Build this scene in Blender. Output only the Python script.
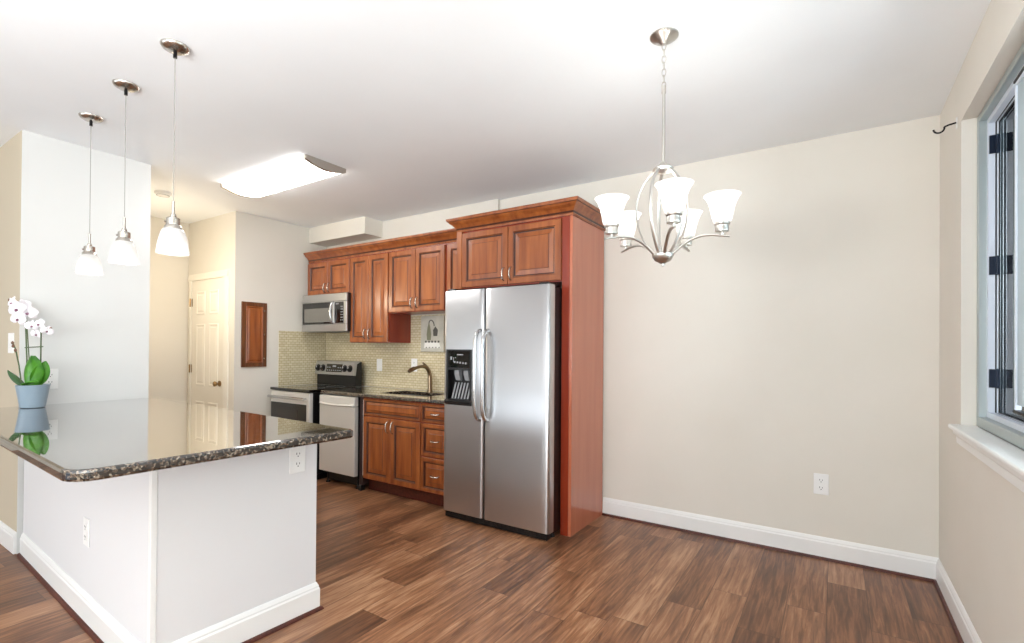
import bpy, bmesh, math, random
from mathutils import Vector, Matrix

random.seed(7)
PI = math.pi
for o in list(bpy.data.objects):
    bpy.data.objects.remove(o, do_unlink=True)
SC = bpy.context.scene
COL = SC.collection

# ------------------------------------------------------------------ camera
H = 2.686
yaw, pitch, roll, F = 0.57909, 0.00607, 0.00735, 492.94
cd = bpy.data.cameras.new('camera')
cam = bpy.data.objects.new('camera', cd)
COL.objects.link(cam)
cd.sensor_fit = 'HORIZONTAL'
cd.sensor_width = 36.0
cd.lens = F * 36.0 / 1024.0
cd.shift_y = (346.083 - 321.5) / 1024.0
cd.clip_start = 0.05
f0 = Vector((-math.sin(yaw), math.cos(yaw), 0))
r0 = Vector((math.cos(yaw), math.sin(yaw), 0))
u0 = Vector((0, 0, 1))
fw = math.cos(pitch) * f0 + math.sin(pitch) * u0
u2 = -math.sin(pitch) * f0 + math.cos(pitch) * u0
rt = math.cos(roll) * r0 + math.sin(roll) * u2
up = -math.sin(roll) * r0 + math.cos(roll) * u2
M4 = Matrix((rt, up, -fw)).transposed().to_4x4()
M4.translation = Vector((-0.5059, -3.7173, 1.3176))
cam.matrix_world = M4
SC.camera = cam

# ------------------------------------------------------------------ world, exposure, daylight
W = bpy.data.worlds.new('world')
SC.world = W
W.use_nodes = True
W.node_tree.nodes['Background'].inputs[0].default_value = (0.62, 0.76, 0.95, 1)
W.node_tree.nodes['Background'].inputs[1].default_value = 0.6
SC.view_settings.view_transform = 'Standard'
SC.view_settings.look = 'None'
SC.view_settings.gamma = 1.0
SC.view_settings.use_curve_mapping = False
SC.view_settings.exposure = 0.52


def area(name, loc, rot, sx, sy, power, color):
    l = bpy.data.lights.new(name, 'AREA')
    l.shape = 'RECTANGLE'
    l.size, l.size_y = sx, sy
    l.energy = power
    l.color = color
    o = bpy.data.objects.new(name, l)
    o.location = loc
    o.rotation_euler = rot
    COL.objects.link(o)
    return o


def point(name, loc, power, color, r=0.04):
    l = bpy.data.lights.new(name, 'POINT')
    l.energy = power
    l.color = color
    l.shadow_soft_size = r
    o = bpy.data.objects.new(name, l)
    o.location = loc
    COL.objects.link(o)
    return o


DAY = (0.93, 0.975, 1.0)
# daylight through the right-hand window; rear-wall and living-room lamps are added, unseen sources
area('added_rear_door_light', (-5.6, -6.96, 1.15), (PI / 2 + 0.5, 0, 0), 3.0, 2.0, 45, DAY)
area('added_rear_window_light', (-1.7, -6.96, 1.45), (PI / 2 + 0.5, 0, 0), 2.2, 1.5, 70, DAY)
area('daylight_side_window', (0.42, -2.15, 1.75), (0, PI / 2 + 0.35, 0), 1.5, 1.9, 110, DAY)
area('added_living_room_light', (-0.06, -5.2, 1.5), (0, PI / 2 + 0.5, 0), 1.5, 2.2, 60, DAY)  # no opening in this wall; added light from the living-room side
# added fill light behind the camera, aimed up to brighten the ceiling
area('added_ceiling_fill', (-1.9, -4.7, 1.5), (PI - 0.2, 0, 0), 0.6, 0.6, 58, (0.95, 0.98, 1.0))


# ------------------------------------------------------------------ materials
def lin(c):
    return tuple(((v / 255) / 12.92 if v / 255 <= 0.04045 else ((v / 255 + 0.055) / 1.055) ** 2.4) for v in c) + (1,)


def mat(name, rgb, rough=0.5, metal=0.0, **kw):
    m = bpy.data.materials.new(name)
    m.use_nodes = True
    b = m.node_tree.nodes['Principled BSDF']
    b.inputs['Base Color'].default_value = lin(rgb)
    b.inputs['Roughness'].default_value = rough
    b.inputs['Metallic'].default_value = metal
    for k, v in kw.items():
        b.inputs[k.replace('_', ' ')].default_value = v
    return m


def nt(m):
    return m.node_tree.nodes, m.node_tree.links, m.node_tree.nodes['Principled BSDF']


def add_noise_color(m, c1, c2, scale=(1, 1, 1), nscale=5.0, detail=4, bump=0.0, bscale=None):
    n, l, b = nt(m)
    tc = n.new('ShaderNodeTexCoord')
    mp = n.new('ShaderNodeMapping')
    mp.inputs['Scale'].default_value = scale
    nz = n.new('ShaderNodeTexNoise')
    nz.inputs['Scale'].default_value = nscale
    nz.inputs['Detail'].default_value = detail
    rp = n.new('ShaderNodeValToRGB')
    rp.color_ramp.elements[0].position = 0.3
    rp.color_ramp.elements[1].position = 0.7
    rp.color_ramp.elements[0].color = lin(c1)
    rp.color_ramp.elements[1].color = lin(c2)
    l.new(tc.outputs['Object'], mp.inputs[0])
    l.new(mp.outputs[0], nz.inputs['Vector'])
    l.new(nz.outputs['Fac'], rp.inputs[0])
    l.new(rp.outputs[0], b.inputs['Base Color'])
    if bump:
        n2 = n.new('ShaderNodeTexNoise')
        n2.inputs['Scale'].default_value = bscale or nscale
        l.new(mp.outputs[0], n2.inputs['Vector'])
        bp = n.new('ShaderNodeBump')
        bp.inputs['Strength'].default_value = bump
        bp.inputs['Distance'].default_value = 0.01
        l.new(n2.outputs['Fac'], bp.inputs['Height'])
        l.new(bp.outputs[0], b.inputs['Normal'])
    return m


WALL = add_noise_color(mat('wall_paint', (224, 219, 208), 0.75), (223, 218, 207), (227, 222, 212), nscale=2, bump=0.06, bscale=160)
CEIL = add_noise_color(mat('ceiling_paint', (243, 246, 248), 0.85), (242, 245, 247), (245, 248, 250), nscale=2, bump=0.05, bscale=140)
PENW = mat('peninsula_white_paint', (226, 226, 227), 0.5)
COOLW = mat('cool_white_wall_face', (219, 220, 218), 0.7)  # cooler white, used on one face of the left wall
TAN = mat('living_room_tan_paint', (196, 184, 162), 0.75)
TRIM = mat('trim_white_gloss', (238, 238, 236), 0.32)
DOORP = mat('door_paint', (236, 231, 219), 0.4)
SHOE = add_noise_color(mat('dark_red_wood_molding', (74, 28, 18), 0.4), (62, 22, 14), (92, 38, 24), (8, 8, 8), 6)
CHERRY = mat('cherry_cabinet_wood', (160, 84, 42), 0.3, Coat_Weight=0.35, Coat_Roughness=0.18)
GLAZE = mat('dark_cabinet_glaze', (62, 24, 12), 0.35, Coat_Weight=0.3, Coat_Roughness=0.2)
CHERRY_SIDE = mat('shaded_red_cherry_veneer', (150, 66, 38), 0.28, Coat_Weight=0.35, Coat_Roughness=0.15)
add_noise_color(CHERRY, (122, 58, 25), (167, 95, 45), (9, 9, 0.9), 2.2, 6)
PANEL = mat('lit_cherry_end_panel', (186, 108, 76), 0.3, Coat_Weight=0.7, Coat_Roughness=0.12)
add_noise_color(PANEL, (180, 98, 66), (192, 112, 80), (7, 7, 0.6), 2.0, 5)  # lighter than the cabinets: the room's sheen is put into the panel colour
add_noise_color(CHERRY_SIDE, (130, 40, 20), (150, 56, 28), (7, 7, 0.6), 2.0, 5)  # redder than the doors: the filler strip's shade is put into this colour
STEEL = mat('brushed_stainless_steel', (200, 201, 203), 0.30, 1.0)
STEEL_H = mat('stainless_handle', (205, 206, 208), 0.22, 1.0)
APPL = mat('stainless_light_panel', (222, 220, 215), 0.36, 0.45)
NICKEL = mat('brushed_nickel', (196, 190, 182), 0.25, 1.0)
CHAND = mat('satin_nickel_chandelier', (205, 202, 196), 0.3, 1.0)
BRONZE = mat('brushed_bronze_nickel', (150, 132, 108), 0.3, 1.0)
BRASS = mat('antique_brass_knob', (150, 122, 80), 0.3, 1.0)
MWST = mat('microwave_stainless', (178, 178, 177), 0.34, 0.8)
BLACK = mat('black_plastic', (16, 16, 17), 0.35)
BLACKG = mat('black_glass', (10, 10, 11), 0.06, 0.0, Coat_Weight=0.5)
DARK = mat('dark_cavity', (6, 6, 6), 0.7)
GREYBTN = mat('grey_buttons', (150, 152, 155), 0.5)
WHITEBTN = mat('white_print', (225, 226, 228), 0.5)
OVENWIN = mat('oven_window_glass', (40, 34, 30), 0.08, 0.0, Coat_Weight=0.4)
MWWIN = mat('microwave_window_mesh', (118, 116, 110), 0.25)
PLATE = mat('white_plastic_plate', (240, 240, 238), 0.35)
SLOT = mat('outlet_slot_dark', (60, 60, 60), 0.6)
ALU = mat('window_aluminium', (176, 186, 186), 0.35, 0.6)
ALUB = mat('window_bright_strip', (214, 222, 232), 0.4, 0.1)
GASK = mat('window_gasket_black', (14, 18, 24), 0.5)
HINGE = mat('blue_black_hinge', (18, 32, 52), 0.3, 0.3)
POT = mat('pale_blue_grey_ceramic', (146, 164, 178), 0.3)
SOIL = add_noise_color(mat('moss', (60, 70, 30), 0.9), (40, 50, 20), (110, 120, 50), nscale=60)
LEAF = add_noise_color(mat('orchid_leaf', (70, 140, 30), 0.35), (40, 104, 16), (80, 148, 32), (3, 3, 3), 8)
LEAFD = mat('orchid_leaf_dark', (46, 82, 40), 0.4)
STEM = mat('orchid_stem', (74, 92, 50), 0.5)
BUD = mat('dry_bud', (120, 88, 70), 0.6)
PETAL = mat('white_orchid_petal', (246, 242, 246), 0.5, Subsurface_Weight=0.0)
LIP = mat('orchid_lip_mauve', (130, 84, 104), 0.5)
IRON = mat('black_iron', (22, 20, 20), 0.45, 0.6)
SINK = mat('sink_steel', (150, 150, 152), 0.3, 1.0)
DARKSTRIP = mat('dark_gap_shade', (52, 34, 32), 0.6)  # darkness of the gap beside the dishwasher, shade put into the colour
BRONZEPL = mat('breaker_frame_wood', (104, 58, 26), 0.35, Coat_Weight=0.3)
add_noise_color(BRONZEPL, (88, 46, 18), (120, 70, 34), (12, 12, 1.5), 3)


def floor_material():
    m = mat('wood_plank_floor', (130, 90, 60), 0.34)
    n, l, b = nt(m)
    N = lambda t: n.new('ShaderNode' + t)

    def math_(op, a, bb=None):
        x = N('Math'); x.operation = op
        for i, v in enumerate((a, bb)):
            if v is None: continue
            if isinstance(v, (int, float)): x.inputs[i].default_value = v
            else: l.new(v, x.inputs[i])
        return x.outputs[0]
    tc = N('TexCoord'); sep = N('SeparateXYZ'); l.new(tc.outputs['Object'], sep.inputs[0])
    xs = math_('DIVIDE', sep.outputs[0], 0.178)
    row = math_('FLOOR', xs)
    wn = N('TexWhiteNoise'); wn.noise_dimensions = '1D'; l.new(row, wn.inputs['W'])
    ys = math_('ADD', math_('DIVIDE', sep.outputs[1], 1.22), math_('MULTIPLY', wn.outputs['Value'], 9.0))
    colr = math_('FLOOR', ys)
    cb = N('CombineXYZ'); l.new(row, cb.inputs[0]); l.new(colr, cb.inputs[1])
    w2 = N('TexWhiteNoise'); w2.noise_dimensions = '2D'; l.new(cb.outputs[0], w2.inputs['Vector'])
    # grain
    off = N('VectorMath'); off.operation = 'MULTIPLY_ADD'
    l.new(cb.outputs[0], off.inputs[0]); off.inputs[1].default_value = (3.7, 5.3, 0); l.new(tc.outputs['Object'], off.inputs[2])
    mp = N('Mapping'); mp.inputs['Scale'].default_value = (25, 1.7, 1); l.new(off.outputs[0], mp.inputs[0])
    g = N('TexNoise'); g.inputs['Scale'].default_value = 2.0; g.inputs['Detail'].default_value = 7; g.inputs['Roughness'].default_value = 0.62
    g.inputs['Distortion'].default_value = 0.6
    l.new(mp.outputs[0], g.inputs['Vector'])
    mp2 = N('Mapping'); mp2.inputs['Scale'].default_value = (7, 1.2, 1); l.new(off.outputs[0], mp2.inputs[0])
    g2 = N('TexNoise'); g2.inputs['Scale'].default_value = 1.3; g2.inputs['Detail'].default_value = 3
    l.new(mp2.outputs[0], g2.inputs['Vector'])
    t = math_('ADD', math_('MULTIPLY', w2.outputs['Value'], 0.36), math_('MULTIPLY', g.outputs['Fac'], 1.2))
    t = math_('ADD', t, math_('MULTIPLY', g2.outputs['Fac'], 0.55))
    t = math_('SUBTRACT', t, 0.575)
    rp = N('ValToRGB'); e = rp.color_ramp.elements
    e[0].position = 0.14; e[0].color = lin((76, 47, 31))
    e[1].position = 0.86; e[1].color = lin((188, 146, 112))
    k = e.new(0.38); k.color = lin((112, 74, 50))
    k = e.new(0.60); k.color = lin((150, 104, 73))
    l.new(t, rp.inputs[0])
    fx = math_('FRACT', xs); fy = math_('FRACT', ys)
    ex = math_('MINIMUM', fx, math_('SUBTRACT', 1.0, fx))
    ey = math_('MINIMUM', fy, math_('SUBTRACT', 1.0, fy))
    lx = math_('LESS_THAN', ex, 0.010); ly = math_('LESS_THAN', ey, 0.0014)
    ln = math_('MULTIPLY', math_('MAXIMUM', lx, ly), 0.55)
    mx = N('Mix'); mx.data_type = 'RGBA'
    l.new(ln, mx.inputs[0]); l.new(rp.outputs[0], mx.inputs[6]); mx.inputs[7].default_value = lin((50, 28, 18))
    l.new(mx.outputs[2], b.inputs['Base Color'])
    l.new(math_('ADD', math_('MULTIPLY', g.outputs['Fac'], 0.2), 0.26), b.inputs['Roughness'])
    bp = N('Bump'); bp.inputs['Strength'].default_value = 0.12; bp.inputs['Distance'].default_value = 0.004
    l.new(math_('SUBTRACT', g.outputs['Fac'], ln), bp.inputs['Height']); l.new(bp.outputs[0], b.inputs['Normal'])
    return m


FLOOR = floor_material()


def granite_material():
    m = mat('brown_black_granite', (50, 44, 38), 0.04, IOR=1.6, Coat_Weight=1.0, Coat_Roughness=0.02, Coat_IOR=1.6)
    n, l, b = nt(m)
    tc = n.new('ShaderNodeTexCoord')
    v = n.new('ShaderNodeTexVoronoi'); v.inputs['Scale'].default_value = 130
    nz = n.new('ShaderNodeTexNoise'); nz.inputs['Scale'].default_value = 60; nz.inputs['Detail'].default_value = 5
    l.new(tc.outputs['Object'], v.inputs['Vector']); l.new(tc.outputs['Object'], nz.inputs['Vector'])
    sp = n.new('ShaderNodeSeparateColor'); l.new(v.outputs['Color'], sp.inputs[0])
    ad = n.new('ShaderNodeMath'); ad.operation = 'MULTIPLY_ADD'
    l.new(nz.outputs['Fac'], ad.inputs[0]); ad.inputs[1].default_value = 0.7; l.new(sp.outputs[0], ad.inputs[2])
    rp = n.new('ShaderNodeValToRGB'); e = rp.color_ramp.elements
    e[0].position = 0.35; e[0].color = lin((14, 13, 13))
    e[1].position = 1.0; e[1].color = lin((140, 128, 112))
    k = e.new(0.66); k.color = lin((40, 33, 29))
    k = e.new(0.86); k.color = lin((84, 70, 58))
    sc = n.new('ShaderNodeMath'); sc.operation = 'MULTIPLY'; sc.inputs[1].default_value = 0.78
    l.new(ad.outputs[0], sc.inputs[0]); l.new(sc.outputs[0], rp.inputs[0])
    l.new(rp.outputs[0], b.inputs['Base Color'])
    return m


GRANITE = granite_material()


def tile_material(name, axis):
    m = mat(name, (205, 192, 158), 0.25)
    n, l, b = nt(m)
    tc = n.new('ShaderNodeTexCoord'); sp = n.new('ShaderNodeSeparateXYZ'); cb = n.new('ShaderNodeCombineXYZ')
    l.new(tc.outputs['Object'], sp.inputs[0])
    l.new(sp.outputs[axis], cb.inputs[0]); l.new(sp.outputs[2], cb.inputs[1])
    br = n.new('ShaderNodeTexBrick')
    br.inputs['Scale'].default_value = 1.0
    br.inputs['Brick Width'].default_value = 0.052
    br.inputs['Row Height'].default_value = 0.026
    br.inputs['Mortar Size'].default_value = 0.0022
    br.inputs['Color1'].default_value = lin((222, 212, 182))
    br.inputs['Color2'].default_value = lin((208, 196, 164))
    br.inputs['Mortar'].default_value = lin((176, 156, 112))
    l.new(cb.outputs[0], br.inputs['Vector'])
    l.new(br.outputs['Color'], b.inputs['Base Color'])
    bp = n.new('ShaderNodeBump'); bp.inputs['Strength'].default_value = 0.4; bp.inputs['Distance'].default_value = 0.002
    bp.invert = True
    l.new(br.outputs['Fac'], bp.inputs['Height']); l.new(bp.outputs[0], b.inputs['Normal'])
    return m


TILE_X = tile_material('beige_mosaic_tile_back', 0)
TILE_Y = tile_material('beige_mosaic_tile_side', 1)


def shade_material(name, glow, trans=0.5, base=0.7):
    m = bpy.data.materials.new(name); m.use_nodes = True
    n, l = m.node_tree.nodes, m.node_tree.links
    out = n['Material Output']; n.remove(n['Principled BSDF'])
    d = n.new('ShaderNodeBsdfPrincipled'); d.inputs['Base Color'].default_value = (base, base, base, 1); d.inputs['Roughness'].default_value = 0.15
    d.inputs['Emission Color'].default_value = (1, 0.97, 0.92, 1); d.inputs['Emission Strength'].default_value = glow
    t = n.new('ShaderNodeBsdfTranslucent'); t.inputs[0].default_value = (0.9, 0.89, 0.87, 1)
    mx = n.new('ShaderNodeMixShader'); mx.inputs[0].default_value = trans
    l.new(d.outputs[0], mx.inputs[1]); l.new(t.outputs[0], mx.inputs[2]); l.new(mx.outputs[0], out.inputs[0])
    return m


SHADE = shade_material('frosted_glass_pendant_shade', 0.0, 0.30, 0.55)
SHADEC = shade_material('white_glass_chandelier_shade', 0.0, 0.22, 0.62)


def emit(name, rgb, s):
    m = mat(name, (240, 240, 240), 0.4)
    b = m.node_tree.nodes['Principled BSDF']
    b.inputs['Emission Color'].default_value = lin(rgb)
    b.inputs['Emission Strength'].default_value = s
    return m


TUBE = emit('fluorescent_acrylic_diffuser', (255, 253, 250), 11.0)
BULB = emit('lamp_bulb', (255, 244, 225), 1.5)
def pane_material(name, tint, gloss, diffuse):
    m = bpy.data.materials.new(name); m.use_nodes = True
    n, l = m.node_tree.nodes, m.node_tree.links
    n.remove(n['Principled BSDF'])
    t = n.new('ShaderNodeBsdfTransparent'); t.inputs[0].default_value = tint
    g = n.new('ShaderNodeBsdfGlossy'); g.inputs['Roughness'].default_value = gloss
    d = n.new('ShaderNodeBsdfTranslucent'); d.inputs[0].default_value = tint
    fz = n.new('ShaderNodeFresnel'); fz.inputs[0].default_value = 1.45
    a = n.new('ShaderNodeMixShader'); a.inputs[0].default_value = diffuse
    b = n.new('ShaderNodeMixShader')
    l.new(t.outputs[0], a.inputs[1]); l.new(d.outputs[0], a.inputs[2])
    l.new(fz.outputs[0], b.inputs[0]); l.new(a.outputs[0], b.inputs[1]); l.new(g.outputs[0], b.inputs[2])
    l.new(b.outputs[0], n['Material Output'].inputs[0])
    return m


GLASS = pane_material('window_glass', (0.94, 0.97, 1.0, 1), 0.02, 0.0)
FROST = pane_material('frosted_window_pane', (0.56, 0.585, 0.575, 1), 0.3, 0.5)


# ------------------------------------------------------------------ mesh helpers
def box(bm, x0, x1, y0, y1, z0, z1, bev=0.0, seg=1, mi=0):
    if x0 > x1: x0, x1 = x1, x0
    if y0 > y1: y0, y1 = y1, y0
    if z0 > z1: z0, z1 = z1, z0
    vs = [bm.verts.new((x, y, z)) for z in (z0, z1) for y in (y0, y1) for x in (x0, x1)]
    fs = [(0, 2, 3, 1), (4, 5, 7, 6), (0, 1, 5, 4), (2, 6, 7, 3), (0, 4, 6, 2), (1, 3, 7, 5)]
    nf = [bm.faces.new([vs[i] for i in f]) for f in fs]
    for f in nf: f.material_index = mi
    if bev > 0:
        es = set(e for f in nf for e in f.edges)
        r = bmesh.ops.bevel(bm, geom=list(es), offset=bev, segments=seg, affect='EDGES', profile=0.5)
        for f in r['faces']: f.material_index = mi
    return bm


def prism(bm, pts, axis, a0, a1, mi=0):
    """extrude a closed 2D polygon along an axis; pts are the two other coordinates in xyz order"""
    def mk(p, a):
        if axis == 0: return (a, p[0], p[1])
        if axis == 1: return (p[0], a, p[1])
        return (p[0], p[1], a)
    A = [bm.verts.new(mk(p, a0)) for p in pts]
    B = [bm.verts.new(mk(p, a1)) for p in pts]
    n = len(pts)
    fs = [bm.faces.new(A), bm.faces.new(B[::-1])]
    for i in range(n):
        fs.append(bm.faces.new((A[i], B[i], B[(i + 1) % n], A[(i + 1) % n])))
    for f in fs: f.material_index = mi
    return bm


def lathe(bm, prof, c=(0, 0, 0), seg=32, mi=0, sy=1.0):
    """revolve (radius, z) around a vertical axis"""
    rings = []
    for r, z in prof:
        if r < 1e-5:
            rings.append([bm.verts.new((c[0], c[1], c[2] + z))])
        else:
            rings.append([bm.verts.new((c[0] + r * math.cos(2 * PI * i / seg), c[1] + sy * r * math.sin(2 * PI * i / seg), c[2] + z)) for i in range(seg)])
    for a, b in zip(rings[:-1], rings[1:]):
        for i in range(seg):
            j = (i + 1) % seg
            if len(a) == 1 and len(b) == 1: continue
            if len(a) == 1: f = bm.faces.new((a[0], b[i], b[j]))
            elif len(b) == 1: f = bm.faces.new((a[i], a[j], b[0]))
            else: f = bm.faces.new((a[i], a[j], b[j], b[i]))
            f.material_index = mi
    return bm


def tube(bm, pts, rad, seg=10, flat=1.0, cap=True, mi=0, closed=False):
    pts = [Vector(p) for p in pts]
    n = len(pts)
    rads = rad if isinstance(rad, (list, tuple)) else [rad] * n
    prev = None
    rings = []
    for i, p in enumerate(pts):
        if closed: d = pts[(i + 1) % n] - pts[i - 1]
        else: d = pts[min(i + 1, n - 1)] - pts[max(i - 1, 0)]
        d.normalize()
        if prev is None:
            ref = Vector((0, 0, 1)) if abs(d.z) < 0.9 else Vector((1, 0, 0))
            a = d.cross(ref).normalized()
        else:
            a = (prev - d * prev.dot(d)).normalized()
        prev = a
        b = d.cross(a)
        rings.append([bm.verts.new(p + rads[i] * (math.cos(2 * PI * k / seg) * a + flat * math.sin(2 * PI * k / seg) * b)) for k in range(seg)])
    pairs = list(zip(rings[:-1], rings[1:]))
    if closed: pairs.append((rings[-1], rings[0]))
    for A, B in pairs:
        for k in range(seg):
            f = bm.faces.new((A[k], A[(k + 1) % seg], B[(k + 1) % seg], B[k])); f.material_index = mi
    if cap and not closed:
        f = bm.faces.new(rings[0][::-1]); f.material_index = mi
        f = bm.faces.new(rings[-1]); f.material_index = mi
    return bm


def bez(p0, p1, p2, p3, n=12):
    p0, p1, p2, p3 = map(Vector, (p0, p1, p2, p3))
    out = []
    for i in range(n + 1):
        t = i / n
        out.append((1 - t) ** 3 * p0 + 3 * t * (1 - t) ** 2 * p1 + 3 * t * t * (1 - t) * p2 + t ** 3 * p3)
    return out


def sweep(bm, path, prof, mi=0, dark=()):
    """sweep a closed profile of (outward, z) along a flat path; outward is to the right of travel; mitred corners"""
    P = [Vector((p[0], p[1])) for p in path]
    n = len(P)
    rings = []
    for i in range(n):
        d1 = (P[i] - P[i - 1]).normalized() if i > 0 else None
        d2 = (P[i + 1] - P[i]).normalized() if i < n - 1 else None
        r = lambda d: Vector((d.y, -d.x))
        if d1 is None: o = r(d2)
        elif d2 is None: o = r(d1)
        else:
            a, b = r(d1), r(d2)
            o = (a + b).normalized()
            o = o / max(0.2, o.dot(a))
        rings.append([bm.verts.new((P[i].x + o.x * q, P[i].y + o.y * q, z)) for q, z in prof])
    m = len(prof)
    for A, B in zip(rings[:-1], rings[1:]):
        for k in range(m):
            f = bm.faces.new((A[k], B[k], B[(k + 1) % m], A[(k + 1) % m])); f.material_index = 1 if k in dark else mi
    f = bm.faces.new(rings[0]); f.material_index = mi
    f = bm.faces.new(rings[-1][::-1]); f.material_index = mi
    return bm


NB = bmesh.new


def root_offset(o):
    v = Vector((0, 0, 0))
    while o is not None:
        v += Vector(o.location)
        o = o.parent
    return v


def obj(name, bm, m, parent=None, smooth=None, local=False):
    """link ONE mesh object; coordinates are world ones unless local"""
    if parent is not None and not local:
        off = root_offset(parent)
        bmesh.ops.translate(bm, verts=bm.verts, vec=-off)
    bmesh.ops.recalc_face_normals(bm, faces=bm.faces)
    me = bpy.data.meshes.new(name)
    bm.to_mesh(me); bm.free()
    for x in (m if isinstance(m, (list, tuple)) else [m]): me.materials.append(x)
    if smooth is not None:
        for p in me.polygons: p.use_smooth = True
        try: me.set_sharp_from_angle(angle=math.radians(smooth))
        except Exception: pass
    o = bpy.data.objects.new(name, me)
    COL.objects.link(o)
    if parent is not None: o.parent = parent
    return o


def thing(name, label, cat, loc=(0, 0, 0), rotz=0.0, group=None):
    o = bpy.data.objects.new(name, None)
    o.empty_display_size = 0.1
    COL.objects.link(o)
    o.location = loc; o.rotation_euler = (0, 0, rotz)
    o['label'] = label; o['category'] = cat
    if group: o['group'] = group
    return o


def tag(o, label, cat, group=None):
    o['label'] = label; o['category'] = cat
    if group: o['group'] = group
    return o


def struct(name, bm, m, parent=None, label=None, smooth=None):
    o = obj(name, bm, m, parent, smooth)
    if parent is None: o['kind'] = 'structure'
    if label: o['label'] = label
    return o


def dup(root, loc, rotz=None, label=None, group=None):
    r = root.copy(); COL.objects.link(r); r.location = loc
    if rotz is not None: r.rotation_euler = (0, 0, rotz)
    if label: r['label'] = label
    if group: r['group'] = group
    for ch in list(root.children):
        c = ch.copy(); COL.objects.link(c); c.parent = r
        for g in ch.children:
            d = g.copy(); COL.objects.link(d); d.parent = c
    return r


# ------------------------------------------------------------------ room shell
XK, YD, XH = -5.544, -1.103, -6.52     # kitchen side wall, closet-door wall, hall wall
XW, YW1, YW2 = -4.822, -2.813, -2.108  # white wall block on the left
YF = -0.036                            # furred-out kitchen back wall
XJ = -3.078
RX0, RX1, RZ0, RZ1 = -2.95, -0.574, 0.95, 2.428   # window opening along y

struct('floor', box(NB(), -9.2, 0.0, -7.0, 0.0, -0.1, 0.0), FLOOR)
struct('ceiling', box(NB(), -9.2, 0.15, -7.1, 0.12, H, H + 0.1), CEIL)
struct('wall_back', box(NB(), XJ, 0.15, 0.0, 0.12, -0.1, H), WALL)
struct('wall_kitchen_back', box(NB(), XK - 0.001, XJ, YF, 0.12, -0.1, H), WALL)
bm = NB()
box(bm, 0, 0.15, RX1, 0.0, -0.1, H)
box(bm, 0, 0.15, -7.0, RX0, -0.1, H)
box(bm, 0, 0.15, RX0, RX1, -0.1, RZ0)
box(bm, 0, 0.15, RX0, RX1, RZ1, H)
struct('wall_right', bm, WALL)
struct('wall_kitchen_left', prism(NB(), [(XK, YF), (XK, YD), (XH, YD), (XH - 0.12, YD), (XH - 0.12, 0.12), (XK, 0.12)], 2, -0.1, H), WALL)
struct('wall_hall', box(NB(), XH - 0.12, XH, -2.4, YD - 0.001, -0.1, H), WALL)
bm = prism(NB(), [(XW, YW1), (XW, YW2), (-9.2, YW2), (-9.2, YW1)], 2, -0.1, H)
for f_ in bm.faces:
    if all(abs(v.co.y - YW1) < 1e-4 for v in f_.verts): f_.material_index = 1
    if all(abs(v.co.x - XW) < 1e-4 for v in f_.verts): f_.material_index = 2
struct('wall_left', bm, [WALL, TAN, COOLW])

struct('wall_far_left', box(NB(), -9.3, -9.2, -7.0, YW1, -0.1, H), WALL)
# unseen rear wall; glass door and window added to let light in
bm = NB()
box(bm, -9.2, -7.15, -7.12, -7.0, -0.1, H)
box(bm, -7.15, -4.05, -7.12, -7.0, 2.2, H)
box(bm, -4.05, -2.85, -7.12, -7.0, -0.1, H)
box(bm, -2.85, -0.55, -7.12, -7.0, -0.1, 0.65)
box(bm, -2.85, -0.55, -7.12, -7.0, 2.25, H)
box(bm, -0.55, 0.15, -7.12, -7.0, -0.1, H)
struct('wall_rear', bm, WALL)
for nm, x0, x1, z0, z1, k in (('added_rear_door', -7.15, -4.05, 0.0, 2.2, 2), ('added_rear_window', -2.85, -0.55, 0.65, 2.25, 2)):
    bm = NB()
    for xa in [x0 + (x1 - x0) * i / k for i in range(k + 1)]:
        xa = min(max(xa, x0 + 0.03), x1 - 0.03)
        box(bm, xa - 0.03, xa + 0.03, -7.06, -7.0, z0, z1)
    box(bm, x0 + 0.06, x1 - 0.06, -7.06, -7.0, z0, z0 + 0.06)
    box(bm, x0 + 0.06, x1 - 0.06, -7.06, -7.0, z1 - 0.06, z1)
    struct(nm, bm, TRIM)

# duct soffit above the kitchen cabinets
struct('trim_1', box(NB(), XK, -4.596, -0.274, YF, 2.512, H), WALL)

# baseboards with dark shoe molding (outward of the wall is to the right of travel)
BB = [(0, 0.004), (0.015, 0.004), (0.015, 0.105), (0.011, 0.113), (0.011, 0.120), (0.006, 0.132), (0.003, 0.138), (0, 0.138)]
SH = [(0.015, 0.0), (0.029, 0.0), (0.028, 0.007), (0.024, 0.013), (0.015, 0.016)]
struct('baseboard_back', sweep(NB(), [(-2.05, 0), (-0.0005, 0)], BB), TRIM)
struct('baseboard_right', sweep(NB(), [(0, -0.015), (0, -6.9)], BB), TRIM)
struct('baseboard_left', sweep(NB(), [(-9.0, YW1), (XW, YW1)], BB), TRIM)
struct('trim_2', sweep(NB(), [(-2.05, 0), (0, 0), (0, -6.9)], SH), SHOE)

# mosaic tile behind the worktop and beside the range
struct('trim_3', box(NB(), XK + 0.009, -3.10, YF - 0.008, YF - 0.0002, 0.90, 1.655), TILE_X)
struct('trim_4', box(NB(), XK + 0.0002, XK + 0.008, -0.632, YF - 0.008, 0.90, 1.498), TILE_Y)

# ------------------------------------------------------------------ closet door
dx0, dx1, dz = -6.406, -5.727, 2.03


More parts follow.
